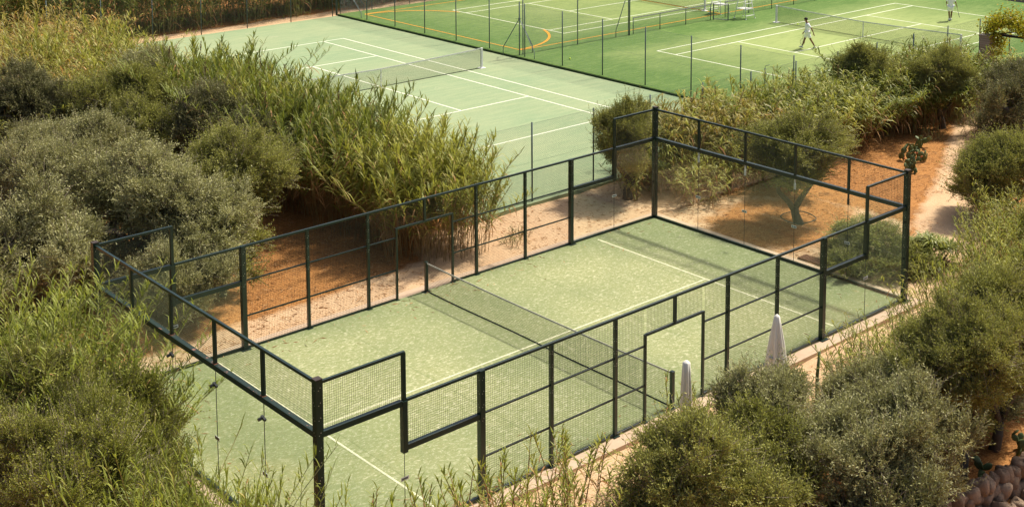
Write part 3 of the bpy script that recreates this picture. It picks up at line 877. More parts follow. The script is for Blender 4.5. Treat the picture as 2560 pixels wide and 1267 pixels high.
# ------------------------------------------------------------------ pergola, stone wall
def pergola():
    t = thing('pergola', 'stone pillar pergola with dark beam over the garden path', 'pergola', (46.15, 12.35, -.1))
    def pil(x, y, h, name='pillar'):
        b = MB(); b.box((x - .27, y - .27, 0), (x + .27, y + .27, h)); o = b.build(name, 'pillar_stone', t, bevel=.02)
        c = MB(); c.box((x - .32, y - .32, h), (x + .32, y + .32, h + .10)); c.build('capstone', 'pillar_stone', o, bevel=.01)
    pil(0, 0, 2.75); pil(.3, -2.55, 2.75)
    b = MB(); b.bar((0, -.2, 2.90), (.35, -3.2, 2.90), .10, .10); b.bar((.25, -.2, 2.90), (.6, -3.2, 2.90), .06, .06); b.build('beam', 'iron_dark', t)
pergola()
def stone_wall():
    t = thing('dry_stone_wall', 'rough rounded boulder wall at the lower right corner', 'stone wall', (10.2, -7.15, -.15))
    rng = random.Random(5)
    L = 4.6; x = -.8; n = 0
    dirx, diry = 0.99, -0.09
    for row, (z, s) in enumerate(((-.05, .21), (.06, .20), (.30, .19), (.50, .17))):
        x = -.8 + row * .15
        while x < L:
            r = s * rng.uniform(.75, 1.15)
            x += r * .85
            b = MB(); b.tint = rng.random()
            V = []; F = []
            nu, nv = 14, 9
            ph = [rng.uniform(0, 6.28) for _ in range(6)]
            ax, ay, az = r * rng.uniform(.75, .95), r * rng.uniform(.95, 1.25), r * rng.uniform(.75, 1.0)
            for i in range(nv + 1):
                th = math.pi * i / nv
                for k in range(nu):
                    a = 2 * math.pi * k / nu
                    q = 1 + .13 * math.sin(2 * a + ph[0] + th) + .10 * math.sin(3 * th + ph[1] + a) + .07 * math.sin(4 * a + ph[2]) * math.sin(th) + rng.uniform(-.03, .03)
                    sx, sy, sz = math.sin(th) * math.cos(a), math.sin(th) * math.sin(a), math.cos(th)
                    e = .6
                    V.append((ax * q * math.copysign(abs(sx) ** e, sx), ay * q * math.copysign(abs(sy) ** e, sy), az * q * math.copysign(abs(sz) ** e, sz)))
            for i in range(nv):
                for k in range(nu):
                    p = i * nu + k; q2 = i * nu + (k + 1) % nu
                    F.append((p, p + nu, q2 + nu, q2))
            b.add(V, F)
            o = b.build('stone', 'wall_stone', t, True)
            o.location = (x * dirx, x * diry + rng.uniform(-.05, .05) - (.38 if row == 0 else 0), z + rng.uniform(-.04, .06)); o.rotation_euler = (rng.uniform(-.3, .3), rng.uniform(-.3, .3), rng.uniform(-.4, .4))
            x += r * .78
stone_wall()

# ------------------------------------------------------------------ vegetation builders
def ortho(d):
    a = np.where(np.abs(d[:, 2:3]) > .9, np.array([[1., 0, 0]]), np.array([[0, 0, 1.]]))
    s = np.cross(d, a); s /= np.linalg.norm(s, axis=1, keepdims=True) + 1e-9
    return s, np.cross(s, d)
def leaf_quads(P, D, L, Wd, rng, twist=True):
    """rhombic leaves: base P, direction D, length L, width Wd"""
    n = len(P); s, u = ortho(D)
    a = rng.uniform(0, math.pi, (n, 1)) if twist else np.zeros((n, 1))
    side = s * np.cos(a) + u * np.sin(a)
    L = np.reshape(L, (-1, 1)); Wd = np.reshape(Wd, (-1, 1))
    V = np.stack([P, P + D * L * .45 + side * Wd / 2, P + D * L, P + D * L * .45 - side * Wd / 2], 1).reshape(-1, 3)
    return V, np.arange(n * 4).reshape(-1, 4)
def stick_quads(A, B, r):
    """flat-ish 3 sided sticks from A to B"""
    d = B - A; ln = np.linalg.norm(d, axis=1, keepdims=True) + 1e-9; s, u = ortho(d / ln)
    n = len(A); Vs = []; 
    for P, rr in ((A, r), (B, r * .6)):
        for k in range(3):
            a = 2 * math.pi * k / 3
            Vs.append(P + (s * math.cos(a) + u * math.sin(a)) * rr)
    V = np.stack(Vs, 1).reshape(-1, 3)
    b = np.arange(n) * 6
    Q = np.concatenate([np.stack([b + k, b + (k + 1) % 3, b + 3 + (k + 1) % 3, b + 3 + k], 1) for k in range(3)])
    return V, Q

def crown_mesh(name, r, seed, mats, flat=.80, dens=1.0, leafL=.062, leafW=.017, shoot=.55, nl=12):
    """foliage in two scales of clumps: lobes, tufts on each lobe, twigs carrying many small leaves"""
    rng = np.random.RandomState(seed)
    nlobe = int(11 + 7 * r)
    th = rng.uniform(0, 2 * math.pi, nlobe) + np.arange(nlobe) * 2.4; zz = rng.uniform(-.75, 1.0, nlobe)
    rad = np.sqrt(1 - zz ** 2) * rng.uniform(.45, 1.3, nlobe)
    C = np.stack([rad * np.cos(th), rad * np.sin(th), zz * flat * rng.uniform(.6, 1.25, nlobe)], 1) * r * .76
    LR = r * rng.choice([.15, .21, .27, .34], nlobe) * rng.uniform(.9, 1.15, nlobe)
    TA = []; TD = []; TL = []; TT = []; SC = []
    for c, lr in zip(C, LR):
        ltint = rng.uniform(-.10, .10)
        ns = int(17 * (lr / .5) ** 1.6) + 4
        d = rng.normal(size=(ns, 3)); d[:, 2] = d[:, 2] * .8 + .25; d /= np.linalg.norm(d, axis=1, keepdims=True)
        S = c + d * lr * rng.uniform(.65, 1.15, (ns, 1)) * np.array([1, 1, .85])
        SC.append(S)
        for q, dd in zip(S, d):
            sr = rng.uniform(.07, .15) ; nt = int(30 * dens * rng.uniform(.7, 1.4))
            g = rng.normal(size=(nt, 3)) * .34 + dd * .5 + np.array([0, 0, shoot]); g /= np.linalg.norm(g, axis=1, keepdims=True)
            TA.append(q + rng.normal(size=(nt, 3)) * sr * .75); TD.append(g); TL.append(rng.uniform(.15, .38, (nt, 1)) * (1 + 1.1 * (rng.uniform(size=(nt, 1)) > .92)))
            TT.append(np.full(nt, ltint + rng.uniform(-.14, .14)))
    A = np.concatenate(TA); G = np.concatenate(TD); L_ = np.concatenate(TL); TT = np.concatenate(TT); SC = np.concatenate(SC)
    B = A + G * L_; nt = len(A); k = nl
    f = np.tile(np.linspace(.05, 1.0, k), nt).reshape(nt, k, 1)
    P = A[:, None] + (B - A)[:, None] * f
    s, u = ortho(G)
    ang = (np.arange(k) * 2.4)[None] + rng.uniform(0, 6.28, (nt, 1)) + rng.normal(size=(nt, k)) * .4
    side = s[:, None] * np.cos(ang)[..., None] + u[:, None] * np.sin(ang)[..., None]
    D = side * .75 + G[:, None] * .8 + rng.normal(size=(nt, k, 3)) * .18
    D /= np.linalg.norm(D, axis=2, keepdims=True)
    P = P.reshape(-1, 3); D = D.reshape(-1, 3); n = len(P)
    V, Q = leaf_quads(P, D, leafL * rng.uniform(.7, 1.3, n), leafW * rng.uniform(.8, 1.2, n), rng)
    tint = np.clip(rng.beta(2, 2, n) + np.repeat(TT, k), 0, 1)
    me = mesh_np(name + '_leaves', V, Q, [mats[0]], tint)
    V2, Q2 = stick_quads(A, B, .004)
    z0 = np.zeros((nlobe, 3)) + np.array([0, 0, -r * flat * .6]); mid = C * .5 + rng.normal(size=C.shape) * r * .07
    V3, Q3 = stick_quads(z0, mid, r * .032); V4, Q4 = stick_quads(mid, C, r * .02)
    own = np.argmin(((SC[:, None] - C[None]) ** 2).sum(2), 1)
    V5, Q5 = stick_quads(C[own], SC, .011)
    nb = int(240 * r); bi = rng.randint(0, len(SC), nb); g = rng.normal(size=(nb, 3)) * .6 + np.array([0, 0, .3]); g /= np.linalg.norm(g, axis=1, keepdims=True)
    V6, Q6 = stick_quads(SC[bi], SC[bi] + g * rng.uniform(.25, .6, (nb, 1)), .006)
    Vs = [V2, V3, V4, V5, V6]; Qs = []; o = 0
    for v, q in zip(Vs, (Q2, Q3, Q4, Q5, Q6)): Qs.append(q + o); o += len(v)
    Qa = np.concatenate(Qs)
    me2 = mesh_np(name + '_branches', np.concatenate(Vs), Qa, [mats[1]], rng.uniform(0, 1, len(Qa)))
    return me, me2

def trunk_mesh(name, h, r, seed, mat='bark_grey', forks=3, spread=.9, ff=None):
    rng = random.Random(seed); b = MB()
    p0 = Vector((0, 0, -.15)); lean = Vector((rng.uniform(-.15, .15), rng.uniform(-.15, .15), 0))
    fz = h * (ff or rng.uniform(.25, .40))
    fork = Vector((0, 0, fz)) + lean
    b.tube([p0, p0 + Vector((.03, 0, .2)), fork * .5 + Vector((rng.uniform(-.06, .06), rng.uniform(-.06, .06), 0)), fork], [r * 1.55, r * 1.1, r * .95, r * .9], 10)
    for i in range(forks):
        a = 2 * math.pi * i / forks + rng.uniform(-.4, .4)
        e = fork + Vector((math.cos(a) * spread * rng.uniform(.5, 1), math.sin(a) * spread * rng.uniform(.5, 1), (h - fz) * rng.uniform(.8, 1.1)))
        m_ = fork.lerp(e, .45) + Vector((math.cos(a) * .12, math.sin(a) * .12, -.05)) + Vector((rng.uniform(-.1, .1), rng.uniform(-.1, .1), 0))
        b.tube([fork - Vector((0, 0, .1)), fork.lerp(m_, .4), m_, e], [r * .75, r * .62, r * .5, r * .28], 8)
        for j in range(3):
            q = m_.lerp(e, rng.uniform(.1, .8)); g = Vector((rng.uniform(-1, 1), rng.uniform(-1, 1), rng.uniform(.1, .9))).normalized() * spread * .75
            b.tube([q, q + g * .5 + Vector((0, 0, .04)), q + g], [r * .3, r * .22, r * .1], 6)
    return b.mesh(name, mat, True)

CROWN = {}
def crown(kind, cls):
    k = (kind, cls)
    if k not in CROWN:
        r = {'s': 1.0, 'm': 1.5, 'l': 2.05}[cls[0]]
        seed = hash(str(cls) * 3) % 1000 if False else sum(map(ord, kind + cls)) * 7
        mt = {'olive': ('olive_leaf', 'twig_bark'), 'green': ('olive_leaf_green', 'twig_bark'), 'dark': ('olive_leaf_dark', 'twig_bark'), 'mastic': ('mastic_leaf', 'twig_bark')}[kind]
        L_, W_ = {'olive': (.068, .023), 'green': (.064, .022), 'dark': (.066, .023), 'mastic': (.050, .026)}[kind]
        CROWN[k] = crown_mesh(kind + '_crown', r, seed, mt, leafL=L_, leafW=W_, dens=1.0 if kind != 'mastic' else 1.25)
    return CROWN[k]
def olive(label, x, y, zc, r, kind='olive', cls='m1', rz=0.0, trunk=True, th=.11, name='olive_tree', cat='olive tree', sq=1.0, tseed=1, spread=None, ff=None, forks=3):
    r0 = {'s': 1.0, 'm': 1.5, 'l': 2.05}[cls[0]]
    t = thing(name, label, cat, (x, y, -.13), rz)
    f = r / r0; w_ = 1 + .16 * math.sin(x * 7.1 + y * 3.3)
    me, me2 = crown(kind, cls)
    c = link('crown', me, t, (0, 0, zc + .13)); c.scale = (f * w_, f / w_, f * sq)
    d = link('branches', me2, t, (0, 0, zc + .13)); d.scale = c.scale
    if trunk:
        link('trunk', trunk_mesh('trunk', max(.5, zc + .1), th, tseed, 'bark_grey' if kind != 'dark' else 'bark_dark', spread=spread or r * .55, ff=ff, forks=forks), t)
    return t

# ---- reeds
def reed_mesh(seed, ncane, rad, h0, h1, nleaf=15, L=.66, Wd=.040, lean=.24, leafmat='reed_leaf', canemat='cane_tan', start=.35, plumes=0, dead=.25, droop=1.0, up0=.45, azs=.55):
    rng = np.random.RandomState(seed)
    a = rng.uniform(0, 6.28, ncane); rr = rad * np.sqrt(rng.uniform(0, 1, ncane))
    base = np.stack([rr * np.cos(a), rr * np.sin(a), np.full(ncane, -.1)], 1)
    H = rng.uniform(h0, h1, ncane) * (1 - .25 * (rr / rad) ** 2) * (1 + .10 * (rng.uniform(size=ncane) < .12))
    la = a + rng.normal(size=ncane) * 1.0; lm = np.abs(rng.normal(size=ncane)) * lean + .05 + .12 * rr / rad + .30 * (rng.uniform(size=ncane) < .05)
    ld = np.stack([np.cos(la), np.sin(la), np.zeros(ncane)], 1)
    def pt(ci, t):   # position along cane ci at t (0..1)
        t = t[:, None]
        return base[ci] + np.array([0, 0, 1]) * H[ci][:, None] * t * (1 - .08 * lm[ci][:, None] * t) + ld[ci] * (lm[ci] * H[ci])[:, None] * (.35 * t + .65 * t ** 2.2)
    ns = 5; A = []; B = []
    ci = np.arange(ncane)
    for k in range(ns):
        A.append(pt(ci, np.full(ncane, k / ns))); B.append(pt(ci, np.full(ncane, (k + 1) / ns)))
    V0, Q0 = stick_quads(np.concatenate(A), np.concatenate(B), .0125)
    cane = mesh_np('canes', V0, Q0, [canemat], rng.uniform(0, 1, len(Q0)))
    # leaves: arching blades
    ci = np.repeat(np.arange(ncane), nleaf); t = np.tile(start + (1 - start) * np.linspace(0, 1.0, nleaf) ** .62, ncane) + rng.normal(size=ncane * nleaf) * .015
    t = np.clip(t, .05, 1.0)
    P = pt(ci, t); n = len(P)
    az0 = rng.uniform(0, 6.28, ncane)
    az = az0[ci] + np.tile(np.arange(nleaf), ncane) * math.pi + rng.normal(size=n) * azs
    hd = np.stack([np.cos(az), np.sin(az), np.zeros(n)], 1)
    top = (t - start) / (1 - start)
    LL = L * rng.uniform(.7, 1.2, n) * (1 - .30 * top ** 4) 
    up = up0 + 1.1 * top ** 2 + rng.normal(size=n) * .25
    isdead = (rng.uniform(size=n) < dead * (1 - top) ** 1.5 * 1.6)
    up[isdead] = -.4
    side = np.stack([-np.sin(az), np.cos(az), np.zeros(n)], 1)
    rows = []
    pts = [P]; cur = P.copy(); slope = up.copy()
    for s in range(3):
        d = hd + np.array([0, 0, 1]) * slope[:, None]; d /= np.linalg.norm(d, axis=1, keepdims=True)
        cur = cur + d * (LL / 3)[:, None]; pts.append(cur)
        slope = slope - (.45 + rng.uniform(0, .75, n)) * droop
    wds = [.55, 1.0, .8, .08]
    Vr = []
    tw = rng.normal(size=n)[:, None] * .35
    sd = side + np.array([0, 0, 1]) * tw
    for p, wv in zip(pts, wds):
        Vr += [p - sd * Wd * wv / 2, p + sd * Wd * wv / 2]
    V = np.stack(Vr, 1).reshape(-1, 3); b = np.arange(n) * 8
    Q = np.concatenate([np.stack([b + 2*k, b + 2*k + 1, b + 2*k + 3, b + 2*k + 2], 1) for k in range(3)])
    ti = np.clip(rng.beta(2, 2.2, n) * .88, 0, .89); 
    ti = np.where(rng.uniform(size=n) < .05 + .08 * (1 - top), rng.uniform(.9, 1, n), ti)
    tint = np.tile(ti, 3); mi = np.tile(isdead.astype(int), 3)
    lv = mesh_np('leaves', V, Q, [leafmat, 'dead_leaf'], tint, mi)
    pl = None
    if plumes:
        pi = rng.choice(ncane, plumes, replace=False)
        Pt = pt(pi, np.ones(plumes))
        pl = []
        for p in Pt:
            k = 110; f = rng.uniform(0, 1, (k, 1)); ln = rng.uniform(.4, .6); tip = np.array([.08, -.05, ln + .35])
            q = p + tip * (f * .55 + .45)
            g = rng.normal(size=(k, 3)) * .3 + np.array([.2, -.1, 1.0]); g /= np.linalg.norm(g, axis=1, keepdims=True)
            V1, Q1 = leaf_quads(q, g, rng.uniform(.05, .12, k), np.full(k, .012), rng)
            V2, Q2 = stick_quads(p[None], (p + tip)[None], .007)
            pl.append(mesh_np('plume', np.concatenate([V1, V2]), np.concatenate([Q1, Q2 + len(V1)]), ['plume'], rng.uniform(0, 1, len(Q1) + len(Q2))))
    return lv, cane, pl
REED = {}
def reed_proto(k):
    if k in REED: return REED[k]
    P = {
     'tall1': dict(seed=11, ncane=44, rad=.74, h0=3.4, h1=5.0, nleaf=30, L=.58, Wd=.040, leafmat='reed_leaf_dark', plumes=1, start=.42, lean=.15, up0=1.15, droop=.75, azs=.4),
     'tall2': dict(seed=12, ncane=46, rad=.74, h0=3.1, h1=4.7, nleaf=30, L=.56, Wd=.040, leafmat='reed_leaf', start=.38, lean=.15, up0=1.15, droop=.75, azs=.4),
     'tall3': dict(seed=13, ncane=46, rad=.74, h0=3.3, h1=4.8, nleaf=30, L=.62, Wd=.041, leafmat='reed_leaf_dark', start=.35, lean=.15, up0=1.15, droop=.75, azs=.4),
     'far1': dict(seed=14, ncane=40, rad=1.1, h0=3.6, h1=5.0, nleaf=30, L=.70, Wd=.045, leafmat='reed_leaf_dark', start=.06, lean=.2, dead=.08, canemat='cane_green'),
     'yel1': dict(seed=21, ncane=40, rad=1.1, h0=2.6, h1=4.0, nleaf=22, L=.66, Wd=.044, droop=1.25, up0=.8, leafmat='reed_leaf_yellow', dead=.9, start=.12, lean=.32),
     'yel2': dict(seed=22, ncane=38, rad=1.1, h0=2.4, h1=3.8, nleaf=24, L=.66, Wd=.044, droop=1.25, up0=.8, leafmat='reed_leaf', dead=.6, start=.15, lean=.32),
     'ur1': dict(seed=31, ncane=34, rad=.9, h0=2.5, h1=3.5, nleaf=24, L=.74, Wd=.046, droop=1.35, up0=.8, leafmat='reed_leaf', plumes=1, dead=.35, start=.3, lean=.28),
     'ur2': dict(seed=32, ncane=34, rad=.9, h0=2.5, h1=3.4, nleaf=22, L=.74, Wd=.046, droop=1.35, up0=.8, leafmat='reed_leaf_yellow', dead=.4, start=.25, lean=.28),
     'ur3': dict(seed=33, ncane=34, rad=.9, h0=2.6, h1=3.5, nleaf=26, L=.74, Wd=.046, droop=1.35, up0=.8, leafmat='reed_leaf_dark', dead=.2, start=.4, lean=.28),
     'low1': dict(seed=41, ncane=32, rad=.8, h0=1.2, h1=2.2, nleaf=17, L=.5, Wd=.034, leafmat='reed_leaf', dead=.5, start=.1, lean=.35),
     'young1': dict(seed=51, ncane=50, rad=.85, h0=3.0, h1=4.4, nleaf=28, L=.42, Wd=.029, leafmat='reed_leaf_young', canemat='cane_green', dead=.2, start=.38, lean=.26, up0=.9, droop=.8, azs=.4),
     'young2': dict(seed=52, ncane=50, rad=.85, h0=2.7, h1=4.3, nleaf=28, L=.40, Wd=.028, leafmat='reed_leaf_young', canemat='cane_green', dead=.2, start=.35, lean=.28, up0=.9, droop=.8, azs=.4),
     'sparse1': dict(seed=61, ncane=4, rad=.5, h0=2.8, h1=3.7, nleaf=20, L=.30, Wd=.027, up0=1.1, droop=.7, leafmat='reed_leaf_young', canemat='cane_tan', dead=.3, start=.72, lean=.10),
     'sparse2': dict(seed=62, ncane=5, rad=.5, h0=2.3, h1=3.4, nleaf=20, L=.30, Wd=.027, up0=1.1, droop=.7, leafmat='reed_leaf', canemat='cane_tan', dead=.3, start=.70, lean=.10),
     'sparse3': dict(seed=63, ncane=9, rad=.55, h0=2.2, h1=3.2, nleaf=20, L=.30, Wd=.027, up0=1.1, droop=.7, leafmat='reed_leaf_young', canemat='cane_tan', dead=.4, start=.5, lean=.14),
     'short1': dict(seed=71, ncane=26, rad=.7, h0=1.1, h1=2.0, nleaf=20, L=.32, Wd=.022, leafmat='reed_leaf_young', canemat='cane_green', dead=.4, start=.2, lean=.3),
     'short2': dict(seed=72, ncane=26, rad=.7, h0=1.3, h1=2.5, nleaf=22, L=.34, Wd=.022, leafmat='reed_leaf', canemat='cane_green', dead=.5, start=.25, lean=.25),
     'grass1': dict(seed=81, ncane=22, rad=.35, h0=.2, h1=.45, nleaf=5, L=.30, Wd=.014, leafmat='grass_green', canemat='cane_tan', dead=.5, start=.1, lean=.4),
    }[k]
    REED[k] = reed_mesh(**P)
    return REED[k]
def reed(k, x, y, rz, s, label, group, name='reed_clump', cat='reeds'):
    lv, cane, pl = reed_proto(k)
    t = thing(name, label, cat, (x, y, -.12), rz, group)
    t.scale = s if hasattr(s, '__len__') else (s, s, s)
    link('leaves', lv, t); link('canes', cane, t)
    for q in (pl or []): link('plume', q, t)
    return t

def strap_plant(label, x, y, r, h, n, seed, L=.6, Wd=.05, mat='strap_leaf', name='strap_leaf_plant', cat='shrub', heads=26):
    rng = np.random.RandomState(seed)
    t = thing(name, label, cat, (x, y, -.12))
    a = rng.uniform(0, 6.28, heads); rr = r * np.sqrt(rng.uniform(0, 1, heads))
    hz = h * (1 - .6 * (rr / r) ** 2) * rng.uniform(.7, 1, heads)
    C = np.stack([rr * np.cos(a), rr * np.sin(a), hz], 1)
    ci = np.repeat(np.arange(heads), n); m_ = len(ci)
    az = rng.uniform(0, 6.28, m_); hd = np.stack([np.cos(az), np.sin(az), np.zeros(m_)], 1); side = np.stack([-np.sin(az), np.cos(az), np.zeros(m_)], 1)
    cur = C[ci]; sl = rng.uniform(.3, 2.0, m_); LL = L * rng.uniform(.6, 1.1, m_); Vr = []
    for s, wv in enumerate((.7, 1.0, .7, .06)):
        Vr += [cur - side * Wd * wv / 2, cur + side * Wd * wv / 2]
        d = hd + np.array([0, 0, 1]) * sl[:, None]; d /= np.linalg.norm(d, axis=1, keepdims=True)
        cur = cur + d * (LL / 3)[:, None]; sl = sl - rng.uniform(.5, 1.1, m_)
    V = np.stack(Vr, 1).reshape(-1, 3); b = np.arange(m_) * 8
    Q = np.concatenate([np.stack([b + 2*k, b + 2*k + 1, b + 2*k + 3, b + 2*k + 2], 1) for k in range(3)])
    link('leaves', mesh_np('leaves', V, Q, [mat], np.tile(rng.uniform(0, 1, m_), 3)), t)
    V2, Q2 = stick_quads(C * np.array([.6, .6, 0]), C, .02)
    link('stems', mesh_np('stems', V2, Q2, ['twig_bark'], np.zeros(len(Q2))), t)
    return t

def cactus(label, x, y, s, seed, npad=14, fruit=0, rz=0):
    rng = random.Random(seed)
    t = thing('prickly_pear', label, 'cactus', (x, y, -.13), rz)
    pads = [(Vector((0, 0, 0)), Vector((rng.uniform(-.2, .2), rng.uniform(-.2, .2), 1)).normalized(), rng.uniform(0, 3.14), .34 * s)]
    for _ in range(6): pads.append((Vector((rng.uniform(-.5, .5) * s, rng.uniform(-.5, .5) * s, 0)), Vector((rng.uniform(-.5, .5), rng.uniform(-.5, .5), 1)).normalized(), rng.uniform(0, 3.14), .32 * s))
    while len(pads) < npad:
        p, d, a, L = pads[rng.randrange(0, len(pads))]
        e = p + d * L * rng.uniform(.75, .95)
        nd = (d * .6 + Vector((rng.uniform(-1.1, 1.1), rng.uniform(-1.1, 1.1), rng.uniform(.0, .7)))).normalized()
        if e.z > .7 * s or e.z < .1 or math.hypot(e.x, e.y) > 1.1 * s: continue
        pads.append((e, nd, rng.uniform(0, 3.14), L * rng.uniform(.8, 1.0)))
    for p, d, a, L in pads:
        b = MB(); ref = Vector((math.cos(a), math.sin(a), .05)); sx = d.cross(ref).normalized(); sn = sx.cross(d).normalized()
        V = []; F = []; nu, nv = 12, 8
        for i in range(nv + 1):
            f = i / nv; wv = (math.sin(math.pi * min(1, f * .97 + .03)) ** .62) * (.72 + .45 * f) * L * .36
            if i == nv: wv = .001
            for k in range(nu):
                an = 2 * math.pi * k / nu
                V.append(tuple(p + d * (L * f) + sx * (wv * math.cos(an)) + sn * (wv * .17 * math.sin(an) + .012 * math.sin(an))))
        for i in range(nv):
            for k in range(nu): q = i * nu + k; q2 = i * nu + (k + 1) % nu; F.append((q, q2, q2 + nu, q + nu))
        F.append(tuple(range(nu))[::-1]); b.add(V, F); b.build('pad', 'cactus_green', t, True)
    for i in range(fruit):
        p, d, a, L = pads[-1 - i % min(6, npad)]
        e = p + d * L; b = MB(); g = (d + Vector((rng.uniform(-.5, .5), rng.uniform(-.5, .5), .3))).normalized()
        b.tube([e, e + g * .03, e + g * .08, e + g * .10], [.012, .026, .026, .010], 8); b.build('fruit', 'cactus_fruit', t, True)
    return t
#@@VEG

# ------------------------------------------------------------------ planting
rnd = random.Random(7)
def bed(pts, kinds, label, group, smin=.9, smax=1.1, hs=(.95, 1.08), name='reed_clump', cat='reeds'):
    for i, p in enumerate(pts):
        x, y = p[0], p[1]; k = kinds[i % len(kinds)] if len(p) < 4 else p[3]
        s = rnd.uniform(smin, smax); hz = (p[2] if len(p) > 2 else 1.0) * rnd.uniform(*hs)
        lab = label(x, y) if callable(label) else label
        reed(k, x + rnd.uniform(-.15, .15), y + rnd.uniform(-.15, .15), rnd.uniform(0, 6.28), (s, s, hz), lab, group, name, cat)

# main tall bed between the left olives and the pale court
P_ = [(12.2, 12.4, .82, 'tall2'), (13.2, 12.3, .76, 'tall2'), (11.6, 13.3, .88, 'tall2'), (12.8, 13.6, .95, 'tall2'), (13.7, 13.3, .84, 'tall2')]
y = 14.6
while y < 30.5:
    for x in (11.6, 12.9, 14.0): P_.append((x + (0.15 if int(y * 2) % 2 else -.2), y + x * .11 - 1.3, (1.0 if x < 13.5 else .95) * rnd.uniform(.80, 1.10), ('tall2' if y < 17 and rnd.random() < .6 else rnd.choice(['tall1', 'tall3', 'tall1', 'tall2']))))
    y += 1.35
bed(P_, ['tall1', 'tall2', 'tall3', 'tall1', 'tall2'], lambda x, y: 'tall reed clump ' + ('behind the door opening in the far side of the cage' if y < 14.5 else 'in the near half of the bed left of the pale court' if y < 20 else 'in the middle of the bed left of the pale court' if y < 25 else 'at the far end of the bed left of the pale court'), 'tall reeds beside the pale green court')
# dry yellow-green reeds, upper left
P_ = []
for yy in np.arange(28.5, 51, 1.9):
    for xx in np.arange(1.5, 15.0, 1.95):
        if (yy < 30 and 5 < xx < 10) or rnd.random() < .14: continue
        P_.append((xx + .8 * (int(yy) % 2), yy, .95 if xx < 11 else .9))
bed(P_, ['yel1', 'yel2', 'yel1', 'tall2', 'yel2', 'yel1'], lambda x, y: 'dry yellowish reed clump ' + (('at the left edge' if x < 6 else 'behind the grey olives') + ' with orange dead leaves' if y < 37 else 'close to the far corner of the pale court' if x > 10.5 and y > 42 else 'at the top left corner of the thicket' if x < 7 else 'in the middle of the upper left thicket'), 'dry yellow reeds at the upper left', .95, 1.2, (.85, 1.1))
# reeds behind the far fence
P_ = [(x, 54.6 + (i % 2) * 1.2, 1.15) for i, x in enumerate(np.arange(14, 56, 1.5))] + [(x, 57.5, 1.2) for x in np.arange(14, 56, 1.9)]
bed(P_, ['far1'], lambda x, y: 'dark reed clump behind the far fence, ' + ('left of the pale court corner' if x < 24 else 'behind the pale court' if x < 34 else 'behind the grass court'), 'reeds behind the far court fence', 1.0, 1.25, (1.0, 1.25))
# upper right bed
P_ = []
for i, x in enumerate(np.arange(23.6, 43.5, 1.15)):
    for j, yy in enumerate((13.4, 12.3, 11.2)):
        if j == 2 and x < 26: continue
        P_.append((x + (j % 2) * .5, yy, (.92 if x < 30 else .84 if x < 34 else .87) * rnd.uniform(.85, 1.08) * (1.0 if j < 2 else .9)))
P_ = [p + ((['ur1', 'ur2', 'ur2'] if p[0] < 28 else ['ur1', 'ur3', 'ur1', 'ur2'] if p[0] < 33 else ['ur3', 'ur1', 'ur3'])[i % 3],) for i, p in enumerate(P_)]
bed(P_, ['ur1'], lambda x, y: 'arching reed clump ' + ('just behind the far glass corner' if x < 28 else 'in the middle of the upper right bed' if x < 34 else 'by the dark olives near the pergola') + (', on the path side' if y < 11.8 else ', on the court side' if y > 13 else ''), 'reeds between the path and the grass court')
bed([(21.9, 12.6), (23.0, 12.0), (22.6, 13.3), (24.2, 11.2), (25.4, 10.4), (27.0, 10.3), (24.6, 12.6, 1.2), (22.9, 10.8, .8)], ['low1'], 'low grassy reed tuft behind the glass corner', 'low reeds behind the glass corner')
# near left bright reeds
P_ = [(-2.9, 7.6, .98), (-2.2, 8.4, 1.0), (-3.6, 6.4, .95), (-2.4, 6.2, .92), (-1.6, 7.3, .98), (-1.7, 5.9, .86), (-3.4, 8.9, 1.0), (-4.4, 7.6, 1.), (-1.5, 8.6, .92), (-2.6, 9.8, 1.0), (-1.1, 6.3, .68)]
bed(P_, ['young1', 'young2'], 'bright green feathery reed clump at the left edge by the cage corner', 'bright reeds by the left cage corner')
bed([(-2.9, 4.9, .85), (-3.3, 2.6, .78), (-1.9, 5.6, .74), (-4.0, 4.6, .95), (-2.6, 1.6, .66)], ['young2'], 'green reed tips rising through the dense lower left shrubs', 'reeds growing through the lower left shrubs', .45, .6)
# near bottom
bed([(-3.1, -1.2, 1.0), (-2.5, -.6, .92), (-2.1, -1.5, .88), (-3.6, -.3, .95), (-1.7, -2.3, .72)], ['young2', 'young1'], 'green reed clump at the bottom edge left of the corner post', 'reeds at the bottom edge left of the post', .7, .85)
P_ = [(-1.6, -2.6, .9), (-1.1, -3.0, 1.0), (-.5, -2.6, .95), (0.0, -3.2, .98), (.5, -3.5, .98), (1.0, -3.0, .9), (1.5, -3.6, 1.0), (2.1, -3.5, 1.0), (2.6, -3.2, 1.0), (3.2, -3.7, .95), (3.5, -2.9, .86), (1.9, -2.6, .75), (-.2, -3.9, 1.05), (2.9, -4.2, 1.05),
      (.9, -2.2, .8), (2.4, -2.5, .8), (4.0, -3.2, .85), (-.9, -2.1, .85), (.2, -2.5, .8)]
bed(P_, ['sparse1', 'sparse2', 'sparse3'], 'thin scattered reed canes with leafy tips along the bottom edge', 'scattered reed canes at the bottom edge', .9, 1.1)
bed([(1.3, -2.3, .62), (2.2, -2.0, .55), (3.1, -2.2, .6), (4.2, -2.3, .62), (.4, -2.0, .6), (3.7, -1.9, .5), (5.0, -2.2, .6), (2.7, -2.8, .75)], ['sparse3'], 'short thin reed canes growing against the near kerb', 'short reeds along the near kerb', .9, 1.2)
